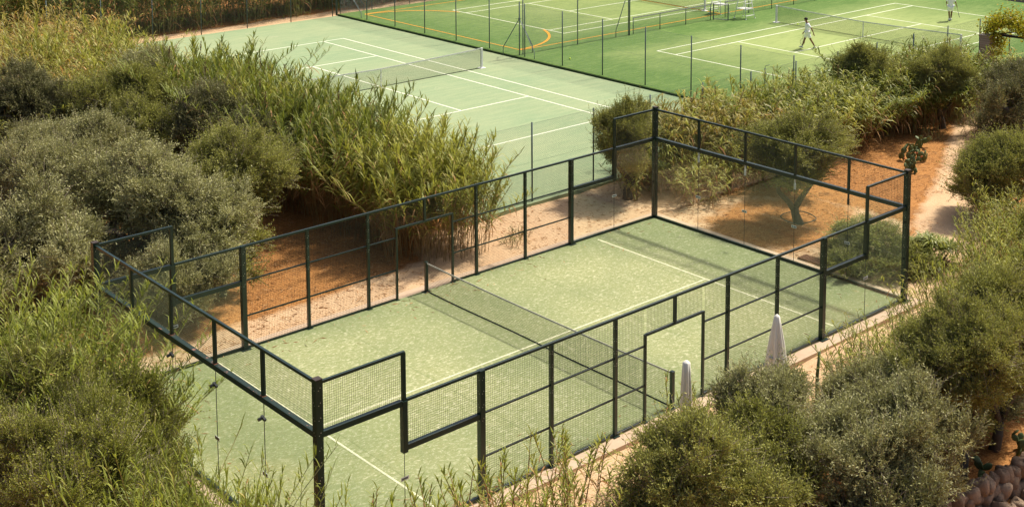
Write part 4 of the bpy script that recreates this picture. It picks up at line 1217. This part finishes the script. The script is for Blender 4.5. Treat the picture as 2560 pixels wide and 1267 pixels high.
# around the parasols and the right side
bed([(7.7, -2.5, .85), (8.3, -2.9, .8), (8.8, -2.4, .6), (7.2, -2.4, .7)], ['sparse3', 'short2'], 'green reed shoots in front of the slim parasol', 'reed shoots by the slim parasol')
bed([(12.6, -2.6, .9), (13.3, -3.2, 1.0), (14.0, -2.6, .9), (14.7, -3.3, 1.1), (15.3, -2.4, .9), (16.0, -3.0, 1.1), (16.6, -2.2, .9), (17.3, -2.8, 1.0), (15.6, -4.0, 1.1), (14.2, -4.0, 1.0)], ['short1', 'short2'], 'short bright reed tuft beside the near right path', 'short reeds beside the near right path')
P_ = [(18.3, -2.3, 1.2), (19.3, -2.6, 1.4), (20.3, -2.1, 1.3), (19.8, -3.4, 1.6), (21.6, -3.0, 1.6), (17.4, -3.6, 1.5), (21.2, -2.6, 1.2), (22.0, -1.8, 1.1), (22.8, -1.2, 1.1), (23.6, -.6, 1.1), (24.4, -.2, 1.1), (23.4, -2.0, 1.3), (22.2, -3.0, 1.3), (24.8, -1.0, 1.3), (20.8, -3.6, 1.3), (25.8, -.2, 1.3), (26.9, .3, 1.2), (18.9, -3.6, 1.2)]
bed(P_, ['short2', 'short1', 'short2'], 'waist high reed clump at the right edge beyond the cage corner', 'reeds at the right edge beside the path')
bed([(14.9, 11.6), (15.3, 12.2)], ['grass1'], 'small dry grass tuft on the sandy strip behind the cage', 'grass tufts behind the cage')
bed([(39.6, 9.9, 1.6), (37.4, 10.2, 1.5), (41.5, 9.2, 1.6), (38.5, 8.1, 1.1), (36.5, 9.3, 1.5)], ['grass1', 'short2'], 'small reed tuft beside the upper right path', 'small reed tufts beside the upper right path', .9, 1.4)
bed([(47.2, 11.8, .6), (48.2, 12.2, .7), (45.3, 10.4, .5)], ['ur1', 'short2'], 'reed clump around the pergola', 'reeds around the pergola')

# olives on the left
olive('silvery round olive at the left edge, largest crown there', 2.6, 20.6, 2.3, 2.1, 'olive', 'l1', .3, th=.14, tseed=2)
olive('broad grey green olive spreading behind the left cage corner', 4.0, 16.0, 1.9, 2.6, 'olive', 'l2', 1.2, th=.16, tseed=3, sq=.95)
olive('yellowish green olive in front of the dark gap in the reeds', 7.3, 16.6, 2.2, 1.9, 'green', 'm1', 2.1, th=.13, tseed=4)
olive('pointed yellow green crown touching the dark gap in the reeds', 8.3, 17.9, 2.3, 1.35, 'green', 's1', 4.1, th=.10, tseed=4)
olive('dusky small olive against the reeds, above the yellowish one', 10.0, 23.3, 2.6, 1.3, 'dark', 's1', .7, tseed=5)
olive('dark little olive tucked in the reed shade', 10.2, 20.6, 2.2, 1.25, 'dark', 's2', 2.4, tseed=6)
olive('dark grey olive at the left edge under the dry reeds', 5.8, 29.6, 2.2, 2.2, 'dark', 'l1', 4.0, th=.14, tseed=7)
olive('mid green olive between the dark one and the dry reeds', 8.8, 27.4, 2.3, 2.0, 'green', 'm2', 5.0, tseed=8)
olive('grey olive standing before the far end of the tall reed bed', 11.6, 31.4, 2.5, 1.5, 'olive', 's1', 3.0, tseed=9)
olive('low grey olive bush touching the back of the left glass', 3.9, 13.5, 1.15, 1.5, 'olive', 'm2', 0.4, th=.1, tseed=10)
olive('grey green crown hanging over the left cage panels', 5.6, 14.3, 1.3, 1.35, 'green', 's2', 3.4, th=.1, tseed=10)
olive('left edge olive behind the bright reeds', 0.6, 16.0, 1.9, 2.1, 'olive', 'm1', 3.6, tseed=11)
olive('small grey olive leaning behind the silvery round one', 5.0, 24.4, 2.2, 1.8, 'olive', 'm2', 2.2, tseed=12)
olive('olive with bare twigs above the shaded red earth', 8.0, 24.6, 1.9, 1.4, 'green', 's2', 1.0, tseed=13)
olive('olive crown squeezed between two larger olives at left', 5.6, 18.9, 1.9, 1.3, 'olive', 's1', 5.1, tseed=14)
olive('grey olive half hidden at the far left border', .2, 25.2, 2.3, 2.0, 'dark', 'm1', 1.7, tseed=15)
olive('faded olive among the yellow reeds at the left border', 3.4, 33.0, 2.0, 1.7, 'dark', 'm2', 2.7, tseed=16)
# near left shrubs
olive('dense dark green shrub filling the lower left corner', -3.1, 3.9, 1.7, 1.7, 'mastic', 'l1', .5, name='mastic_shrub', cat='shrub', sq=1.1)
olive('bushy green shrub against the near left glass', -1.6, 5.1, 1.5, 1.0, 'mastic', 's1', 1.5, name='mastic_shrub', cat='shrub', sq=1.2)
olive('olive green shrub below the bright reeds at left', -2.9, 6.2, 1.9, 1.2, 'green', 's2', 1.5, name='wild_olive_shrub', cat='shrub', sq=1.1)
olive('yellow green shrub at the very bottom left', -3.9, 1.6, 1.7, 1.6, 'mastic', 'm1', 2.5, name='mastic_shrub', cat='shrub', sq=1.1)
olive('low dark shrub at the bottom beside the left reeds', -2.4, 1.8, 1.0, 1.15, 'mastic', 's2', 4.5, name='mastic_shrub', cat='shrub', sq=1.1)
# near right olives
olive('silver tipped olive in front of the flared parasol', 8.5, -4.0, 1.9, 1.0, 'olive', 's1', .3, th=.1, tseed=21)
olive('bright green olive at the bottom, cut by the frame', 5.1, -5.2, 1.7, 1.7, 'green', 'm1', 1.1, th=.14, tseed=22, sq=.9)
olive('low spreading green bush left of the bright bottom olive', 3.6, -4.8, .9, 1.05, 'green', 's1', 4.1, th=.08, tseed=22, sq=.8)
olive('open crowned olive with curved bare limbs by the path', 11.2, -5.0, 1.65, .95, 'olive', 's2', 2.2, th=.08, tseed=23)
olive('large silver olive in the lower right', 8.7, -6.9, 1.9, 1.65, 'olive', 'm2', 3.1, th=.14, tseed=24)
olive('dark trunked olive right of the large silver one', 12.2, -6.5, 2.6, 1.4, 'green', 'm1', 4.4, th=.15, tseed=25)
olive('dusky olive at the right edge above the stone wall', 14.2, -6.2, 2.6, 1.55, 'green', 'm2', 5.5, th=.12, tseed=26)
olive('small olive sapling crown behind the large silver one', 10.3, -5.9, 1.7, .95, 'olive', 's1', 1.9, th=.07, tseed=27)
olive('low olive bush beneath the silver tipped olive', 7.1, -5.0, 1.5, 1.2, 'green', 's2', .9, th=.08, tseed=28)
olive('dark low bush at the bottom edge under the silver olive', 7.6, -7.6, .8, 1.2, 'dark', 's1', 2.9, name='wild_olive_shrub', cat='shrub', th=.08, tseed=28)
olive('low green bush on the red earth before the dark trunk', 12.9, -5.3, .7, 1.05, 'green', 's1', 2.9, name='wild_olive_shrub', cat='shrub', th=.08, tseed=28, sq=.8)
olive('low dull bush under the dusky olive at the right edge', 14.6, -5.2, .8, 1.1, 'dark', 's2', .9, name='wild_olive_shrub', cat='shrub', th=.08, tseed=29, sq=.8)
# right side shrubs
olive('pale green olive bush beside the path at the right edge', 29.4, 2.0, 1.2, 1.75, 'green', 'm2', 2.0, th=.09, tseed=31, name='wild_olive_shrub', cat='shrub')
olive('grey green bush right of the reed lined path', 21.6, -4.1, 1.2, 1.45, 'green', 'm1', 3.0, th=.09, tseed=32, name='wild_olive_shrub', cat='shrub')
olive('rounded bush at the right edge below the pale one', 25.2, -2.6, 1.2, 1.3, 'green', 's1', 1.4, th=.09, tseed=33, name='wild_olive_shrub', cat='shrub')
olive('twiggy dull bush over the right hand slope', 18.0, -5.4, 1.5, 1.5, 'dark', 'm2', 1.4, th=.09, tseed=34, name='wild_olive_shrub', cat='shrub')
# upper right
olive('dark bushy olive rising out of the upper right reeds', 36.6, 12.9, 2.15, 1.2, 'green', 's2', 1.4, tseed=41)
olive('olive with dark open limbs above the path bend', 38.4, 10.0, 2.0, 1.45, 'green', 'm1', 3.4, th=.15, tseed=42)
olive('dense dark olive beside the pergola at the right edge', 37.4, 5.7, 1.5, 1.9, 'dark', 'm2', 2.4, th=.15, tseed=43, sq=1.1)
olive('second dark olive behind the dense one at the right edge', 40.5, 6.8, 1.5, 1.7, 'dark', 'm1', 5.4, th=.15, tseed=44)
# behind the glass
olive('multi stemmed olive behind the far glass corner', 21.2, 12.6, 1.9, 1.45, 'green', 'm1', 2.9, th=.17, tseed=51, sq=1.1)
olive('pale forked olive on red earth behind the end glass', 23.6, 6.6, 2.15, 1.95, 'green', 'm1', 2.4, th=.16, tseed=52, sq=.76, spread=1.25, ff=.22, forks=2)
olive('small olive bush beside the forked olive', 26.2, 8.9, 1.2, 1.15, 'olive', 's1', 1.0, tseed=53)
olive('dark rounded shrub on the path outside the glass corner', 22.2, 2.5, .25, 1.75, 'mastic', 'm1', .2, name='mastic_shrub', cat='shrub', trunk=False, sq=.50)
strap_plant('yellow green strap leaved plant just right of the cage corner', 23.4, 1.25, .95, .8, 30, 5, .6, .055, heads=34)
# fig with yellow leaves
def broadleaf(label, x, y, zc, r, seed, mat='fig_leaf', n=2600, name='fig_shrub', cat='shrub', L=.13, Wd=.10, sz=.8):
    rng = np.random.RandomState(seed); t = thing(name, label, cat, (x, y, -.12))
    d = rng.normal(size=(n, 3)); d /= np.linalg.norm(d, axis=1, keepdims=True)
    q = r * rng.uniform(.3, 1, (n, 1)) ** .5 * (1 + .3 * np.sin(d[:, :1] * 5) * np.sin(d[:, 1:2] * 4 + 1))
    P = d * q * np.array([1, 1, sz]) + np.array([0, 0, zc])
    g = d * .6 + rng.normal(size=(n, 3)) * .5 + np.array([0, 0, .1]); g /= np.linalg.norm(g, axis=1, keepdims=True)
    V, Q = leaf_quads(P, g, L * rng.uniform(.6, 1.2, n), Wd * rng.uniform(.7, 1.1, n), rng)
    link('foliage', mesh_np('foliage', V, Q, [mat], rng.uniform(0, 1, n)), t)
    pk = rng.choice(n, n // 12); A = np.zeros((len(pk), 3)); A[:, 2] = zc * .3
    V, Q = stick_quads(A, P[pk], .012); link('stems', mesh_np('stems', V, Q, ['twig_bark'], rng.uniform(0, 1, len(Q))), t)
    return t
broadleaf('broad leaved shrub turning yellow at the right edge', 16.6, -5.0, 1.7, 1.0, 4)
broadleaf('small yellowing shrub lower on the right edge', 15.6, -5.7, 1.9, .75, 6, n=1600)
def vine():
    rng = np.random.RandomState(9); t = thing('climbing_vine', 'golden yellow vine sprawling over the pergola beam', 'vine', (46.3, 11.1, -.1))
    n = 6500
    P = np.stack([rng.normal(size=n) * .35 + .1, rng.uniform(-2.2, 1.5, n), 3.1 + np.abs(rng.normal(size=n)) * .38], 1)
    P[:, 2] += .25 * np.sin(P[:, 1] * 2.3 + 1)
    h = int(n * .22); P[:h, 2] = 3.0 - rng.uniform(0, 1, h) ** 1.6 * 1.2; P[:h, 1] = np.where(rng.uniform(size=h) < .5, rng.normal(size=h) * .12 + .75, rng.normal(size=h) * .2 - 1.3)
    g = rng.normal(size=(n, 3)) + np.array([0, 0, -.2]); g /= np.linalg.norm(g, axis=1, keepdims=True)
    V, Q = leaf_quads(P, g, rng.uniform(.07, .14, n), rng.uniform(.07, .12, n), rng)
    link('foliage', mesh_np('foliage', V, Q, ['vine_leaf'], rng.uniform(0, 1, n)), t)
    b = MB(); b.tube([(0, .8, 0), (.1, .9, 1.4), (0, .8, 2.9), (.1, 0, 3.1), (.1, -2.0, 3.15)], .03, 6); b.build('stem', 'bark_grey', t, True)
vine()
cactus('large prickly pear with orange fruit beside the path', 31.6, 7.2, .95, 3, 26, 7)
cactus('prickly pear in the shade under the upper right reeds', 34.4, 8.8, 1.0, 5, 22)
cactus('tall prickly pear pads above the fruiting cactus', 33.0, 8.2, 1.0, 8, 22)
cactus('small prickly pear under the dark olive at the right', 36.4, 6.4, .9, 12, 10)
cactus('green prickly pear at the bottom beside the stone wall', 11.9, -6.75, .85, 14, 16)
cactus('prickly pear at the right edge above the stone wall', 14.6, -7.0, .85, 17, 14)
cactus('low prickly pear pads half hidden under the silver olive', 10.7, -6.9, .7, 19, 10)
def stalk():
    t = thing('green_flower_stalk', 'thick ribbed green stalk standing before the near path', 'plant stalk', (11.2, -3.35, -.1))
    b = MB(); b.tube([(0, 0, 0), (.05, 0, .9), (.07, .02, 1.7), (.15, .03, 2.25)], [.05, .045, .04, .03], 8); b.build('stem', 'cactus_green', t, True)
    rng = np.random.RandomState(2); n = 70
    P = np.stack([np.full(n, .07), np.zeros(n), rng.uniform(.2, 2.2, n)], 1); g = rng.normal(size=(n, 3)); g[:, 2] = np.abs(g[:, 2]) * .6; g /= np.linalg.norm(g, axis=1, keepdims=True)
    V, Q = leaf_quads(P, g, rng.uniform(.08, .18, n), np.full(n, .02), rng); link('leaves', mesh_np('leaves', V, Q, ['reed_leaf'], rng.uniform(0, 1, n)), t)
stalk()

# ------------------------------------------------------------------ fallen leaves and straw
def litter():
    rng = np.random.RandomState(77)
    zones = [(-2, 10.6, 11, 18, 5200), (14, 10.6, 22, 14, 900), (20.6, 3, 27, 10.5, 2600), (8, 18, 11, 30, 1500), (27, 5, 36, 11, 2200), (10, -7.5, 16, -3, 1500), (2, -3.2, 18, -.7, 1200), (1, 18, 9, 27, 2600)]
    P = np.concatenate([np.stack([rng.uniform(a, c, n), rng.uniform(b, d, n), np.full(n, -.105)], 1) for a, b, c, d, n in zones])
    k = 260; e = rng.uniform(0, 1, k) ** 2.2 * 1.6; xx = rng.uniform(0.2, 19.8, k); yy = np.where(rng.uniform(size=k) < .6, W - .1 - e, .1 + e)
    P = np.concatenate([P, np.stack([xx, yy, np.full(k, .008)], 1), np.stack([rng.uniform(.1, 1.5, 60), rng.uniform(.3, W - .3, 60), np.full(60, .008)], 1)])
    n = len(P); az = rng.uniform(0, 6.28, n)
    g = np.stack([np.cos(az), np.sin(az), rng.uniform(0, .25, n)], 1)
    V, Q = leaf_quads(P, g, rng.uniform(.06, .28, n), rng.uniform(.012, .03, n), rng)
    tag(link('leaf_litter', mesh_np('leaf_litter', V, Q, ['dead_leaf'], rng.uniform(0, 1, n))), 'dry straw and fallen leaves scattered over the red earth', 'leaf litter', kind='stuff')
litter()

# ------------------------------------------------------------------ people
def skin_body(name, joints, bones, mat, parent, sub=2):
    """joints: {k: ((x,y,z), r)}"""
    ks = list(joints); me = bpy.data.meshes.new(name)
    me.from_pydata([joints[k][0] for k in ks], [(ks.index(a), ks.index(b)) for a, b in bones], [])
    me.materials.append(M[mat])
    o = link(name, me, parent)
    md = o.modifiers.new('skin', 'SKIN'); md.use_smooth_shade = True
    sv = me.skin_vertices[0].data if me.skin_vertices else None
    if sv is None:
        bpy.context.view_layer.objects.active = o
    for i, k in enumerate(ks):
        r = joints[k][1]; me.skin_vertices[0].data[i].radius = r if hasattr(r, '__len__') else (r, r)
        me.skin_vertices[0].data[i].use_root = (i == 0)
    s = o.modifiers.new('sub', 'SUBSURF'); s.levels = sub; s.render_levels = sub
    return o
def person(label, x, y, z, rz, pose):
    """local frame: facing +x, left = +y; pose gives joint positions"""
    t = thing('person', label, 'person', (x, y, z), rz)
    J = pose
    j = {'pelvis': (J['pelvis'], (.135, .15)), 'waist': (J['waist'], (.105, .13)), 'chest': (J['chest'], (.12, .165)), 'neckb': (J['neckb'], (.075, .10)), 'neck': (J['neck'], .052), 'jaw': (J['jaw'], (.070, .062)), 'head': (J['head'], (.092, .078)), 'crown': (J['crown'], (.060, .055))}
    bones = [('pelvis', 'waist'), ('waist', 'chest'), ('chest', 'neckb'), ('neckb', 'neck'), ('neck', 'jaw'), ('jaw', 'head'), ('head', 'crown')]
    for s in 'LR':
        j['sh' + s] = (J['sh' + s], .058); j['el' + s] = (J['el' + s], .038); j['wr' + s] = (J['wr' + s], .026)
        j['hip' + s] = (J['hip' + s], .092); j['kn' + s] = (J['kn' + s], .056); j['ca' + s] = (J['ca' + s], .055); j['an' + s] = (J['an' + s], .036); 
        fd = J['foot' + s]; an = Vector(J['an' + s])
        j['toe' + s] = (tuple(an + Vector(fd)), .034)
        bones += [('neckb', 'sh' + s), ('sh' + s, 'el' + s), ('el' + s, 'wr' + s), ('pelvis', 'hip' + s), ('hip' + s, 'kn' + s), ('kn' + s, 'ca' + s), ('ca' + s, 'an' + s), ('an' + s, 'toe' + s)]
        # palm and fingers
        wr = Vector(J['wr' + s]); d = (wr - Vector(J['el' + s])).normalized(); ac = Vector((1, 0, 0)); ac = (ac - d * ac.dot(d)).normalized(); nn = d.cross(ac) * (1 if s == 'L' else -1)
        j['palm' + s] = (tuple(wr + d * .06), (.034, .018)); bones.append(('wr' + s, 'palm' + s))
        for q, (off, L_) in enumerate(((-.027, .062), (-.009, .078), (.009, .074), (.026, .064))):
            a = wr + d * .09 + ac * off; b1 = a + d * L_ * .55 - nn * .008 + ac * off * .15; b2 = b1 + d * L_ * .4 - nn * .022
            j[f'f{q}a{s}'] = (tuple(a), .009); j[f'f{q}b{s}'] = (tuple(b1), .0085); j[f'f{q}c{s}'] = (tuple(b2), .007)
            bones += [('palm' + s, f'f{q}a{s}'), (f'f{q}a{s}', f'f{q}b{s}'), (f'f{q}b{s}', f'f{q}c{s}')]
        a = wr + d * .045 + ac * .035; b1 = a + d * .035 + ac * .02
        j['th1' + s] = (tuple(a), .011); j['th2' + s] = (tuple(b1), .009); bones += [('palm' + s, 'th1' + s), ('th1' + s, 'th2' + s)]
    skin_body('body', j, bones, 'skin', t)
    H = Vector(J['head']); fw = (Vector(J['face']) - H).normalized(); up = (Vector(J['crown']) - Vector(J['jaw'])).normalized(); lf = up.cross(fw).normalized(); up = fw.cross(lf)
    def el(b, c, ax, n=10, m_=8, f=None):
        V = []; F = []
        for i in range(m_ + 1):
            th = math.pi * i / m_
            for k in range(n):
                a = 2 * math.pi * k / n; q = Vector((math.sin(th) * math.cos(a), math.sin(th) * math.sin(a), math.cos(th)))
                if f: q = f(q)
                V.append(tuple(c + fw * q.x * ax[0] + lf * q.y * ax[1] + up * q.z * ax[2]))
        for i in range(m_):
            for k in range(n): p = i * n + k; p2 = i * n + (k + 1) % n; F.append((p, p + n, p2 + n, p2))
        b.add(V, F)
    b = MB(); el(b, H + up * .035 - fw * .012, (.112, .092, .105), 16, 12, lambda q: Vector((q.x if q.z > .1 or q.x < 0 else q.x * .55, q.y, max(q.z, -.55 if q.x < .2 else .05)))); b.build('hair', 'hair', t, True)
    b = MB(); el(b, H + fw * .092 - up * .02, (.022, .014, .026), 8, 6); b.build('nose', 'skin', t, True)
    for s in (-1, 1):
        b = MB(); el(b, H + lf * s * .080 - up * .015, (.022, .010, .032), 8, 6); b.build('ear', 'skin', t, True)
        b = MB(); el(b, H + fw * .084 + lf * s * .03 + up * .008, (.008, .012, .007), 8, 6); b.build('eye', 'hair', t, True)
    b = MB(); el(b, H + fw * .080 - up * .062, (.010, .024, .006), 8, 6); b.build('mouth', 'rust', t, True)
    # shirt: torso + sleeves
    V3 = lambda k: Vector(J[k])
    sj = {'pelvis': (tuple(V3('pelvis') + Vector((0, 0, -.02))), (.165, .185)), 'waist': (J['waist'], (.150, .175)), 'chest': (J['chest'], (.155, .195)), 'neckb': (tuple(V3('neckb') + Vector((0, 0, -.01))), (.088, .115))}
    sb = [('pelvis', 'waist'), ('waist', 'chest'), ('chest', 'neckb')]
    for s in 'LR':
        e = V3('sh' + s).lerp(V3('el' + s), .75)
        sj['sh' + s] = (J['sh' + s], .078); sj['sl' + s] = (tuple(e), .068); sb += [('neckb', 'sh' + s), ('sh' + s, 'sl' + s)]
    skin_body('shirt', sj, sb, 'shirt_white', t)
    pj = {'pelvis': (tuple(V3('pelvis') + Vector((0, 0, .03))), (.150, .175))}; pb = []
    for s in 'LR':
        e = V3('hip' + s).lerp(V3('kn' + s), .78)
        pj['hip' + s] = (J['hip' + s], .118); pj['m' + s] = (tuple(e), .105); pb += [('pelvis', 'hip' + s), ('hip' + s, 'm' + s)]
    skin_body('shorts', pj, pb, 'shirt_white', t)
    for s in 'LR':
        an = V3('an' + s); fd = Vector(J['foot' + s])
        skin_body('sock', {'a': (tuple(an.lerp(V3('ca' + s), .35)), .046), 'b': (tuple(an), .043)}, [('a', 'b')], 'shoe_white', t, 1)
        hl = an - fd.normalized() * .05 + Vector((0, 0, -.035))
        skin_body('shoe', {'h': (tuple(hl), (.045, .048)), 'm': (tuple(an + fd * .5 + Vector((0, 0, -.02))), (.048, .045)), 't': (tuple(an + fd * 1.15 + Vector((0, 0, .0))), (.046, .030))}, [('h', 'm'), ('m', 't')], 'shoe_white', t)
        b = MB(); d2 = fd.copy(); b.bar(hl - fd.normalized() * .03 + Vector((0, 0, -.035)), an + fd * 1.35 + Vector((0, 0, -.03)), .085, .025); b.build('shoe_sole', 'shoe_sole', t, bevel=.008)
    return t
def racket(label, x, y, z, rz, hand, tip, flat=(0, 1, 0)):
    t = thing('tennis_racket', label, 'tennis racket', (x, y, z), rz)
    h = Vector(hand); d = (Vector(tip) - h).normalized(); s = d.cross(Vector(flat)).normalized(); 
    b = MB(); b.tube([h - d * .08, h + d * .14], .017, 8); b.build('grip', 'tape_white', t, True)
    b = MB(); c = h + d * .50; b.tube([h + d * .14, h + d * .32], .011, 6)
    b.tube([c + d * .17 * math.cos(a) + s * .13 * math.sin(a) for a in np.linspace(0, 2 * math.pi, 29)], .009, 6, caps=False); b.build('frame', 'racket_frame', t, True)
    b = MB()
    for k in range(-5, 6):
        o = k * .023; hh = .165 * math.sqrt(max(0, 1 - (o / .13) ** 2)); b.bar(c + s * o - d * hh, c + s * o + d * hh, .0025, .0025, caps=False)
    for k in range(-6, 7):
        o = k * .025; hh = .125 * math.sqrt(max(0, 1 - (o / .17) ** 2)); b.bar(c + d * o - s * hh, c + d * o + s * hh, .0025, .0025, caps=False)
    b.build('strings', 'tape_white', t)
walk = dict(pelvis=(0, 0, .95), waist=(.0, 0, 1.10), chest=(.02, 0, 1.30), neckb=(.03, 0, 1.45), neck=(.06, 0, 1.52), jaw=(.10, 0, 1.575), head=(.115, 0, 1.655), crown=(.105, 0, 1.74), face=(.215, 0, 1.60),
    shL=(.03, .185, 1.41), elL=(-.18, .27, 1.17), wrL=(-.27, .27, .93), shR=(.03, -.185, 1.41), elR=(.04, -.24, 1.13), wrR=(.17, -.23, .92),
    hipL=(0, .10, .90), knL=(-.16, .10, .52), caL=(-.27, .10, .36), anL=(-.40, .10, .12), footL=(.12, .01, -.06),
    hipR=(0, -.10, .90), knR=(.16, -.10, .50), caR=(.20, -.10, .36), anR=(.29, -.10, .11), footR=(.13, -.01, .0))
WP = (47.25, 24.1, .10); WR = math.atan2(.68, -.74)
person('dark haired tennis player in white walking left with head bowed', WP[0], WP[1], WP[2], WR, walk)
racket('racket hanging from the walking player\'s far hand', WP[0], WP[1], WP[2], WR, (.20, -.24, .85), (.26, -.22, .25), (0, 1, .2))
stand = dict(pelvis=(0, 0, .96), waist=(.0, 0, 1.11), chest=(.01, 0, 1.31), neckb=(.0, 0, 1.46), neck=(.01, 0, 1.53), jaw=(.035, 0, 1.58), head=(.035, 0, 1.665), crown=(.03, 0, 1.75), face=(.14, 0, 1.64),
    shL=(0, .19, 1.42), elL=(-.02, .27, 1.16), wrL=(.12, .22, .98), shR=(0, -.19, 1.42), elR=(.0, -.30, 1.16), wrR=(.05, -.38, .93),
    hipL=(0, .095, .91), knL=(.05, .08, .50), caL=(.02, .07, .36), anL=(-.04, .06, .11), footL=(.13, .02, .0),
    hipR=(0, -.095, .91), knR=(.10, -.08, .51), caR=(.12, -.07, .37), anR=(.12, -.05, .11), footR=(.13, -.03, .0))
SP = (60.9, 23.3, .10); SR = math.atan2(.73, .67) - .15
person('tennis player in white seen from behind at the top right', SP[0], SP[1], SP[2], SR, stand)
racket('racket held low by the player seen from behind', SP[0], SP[1], SP[2], SR, (.07, -.40, .86), (.10, -.55, .30), (0, 1, 0))
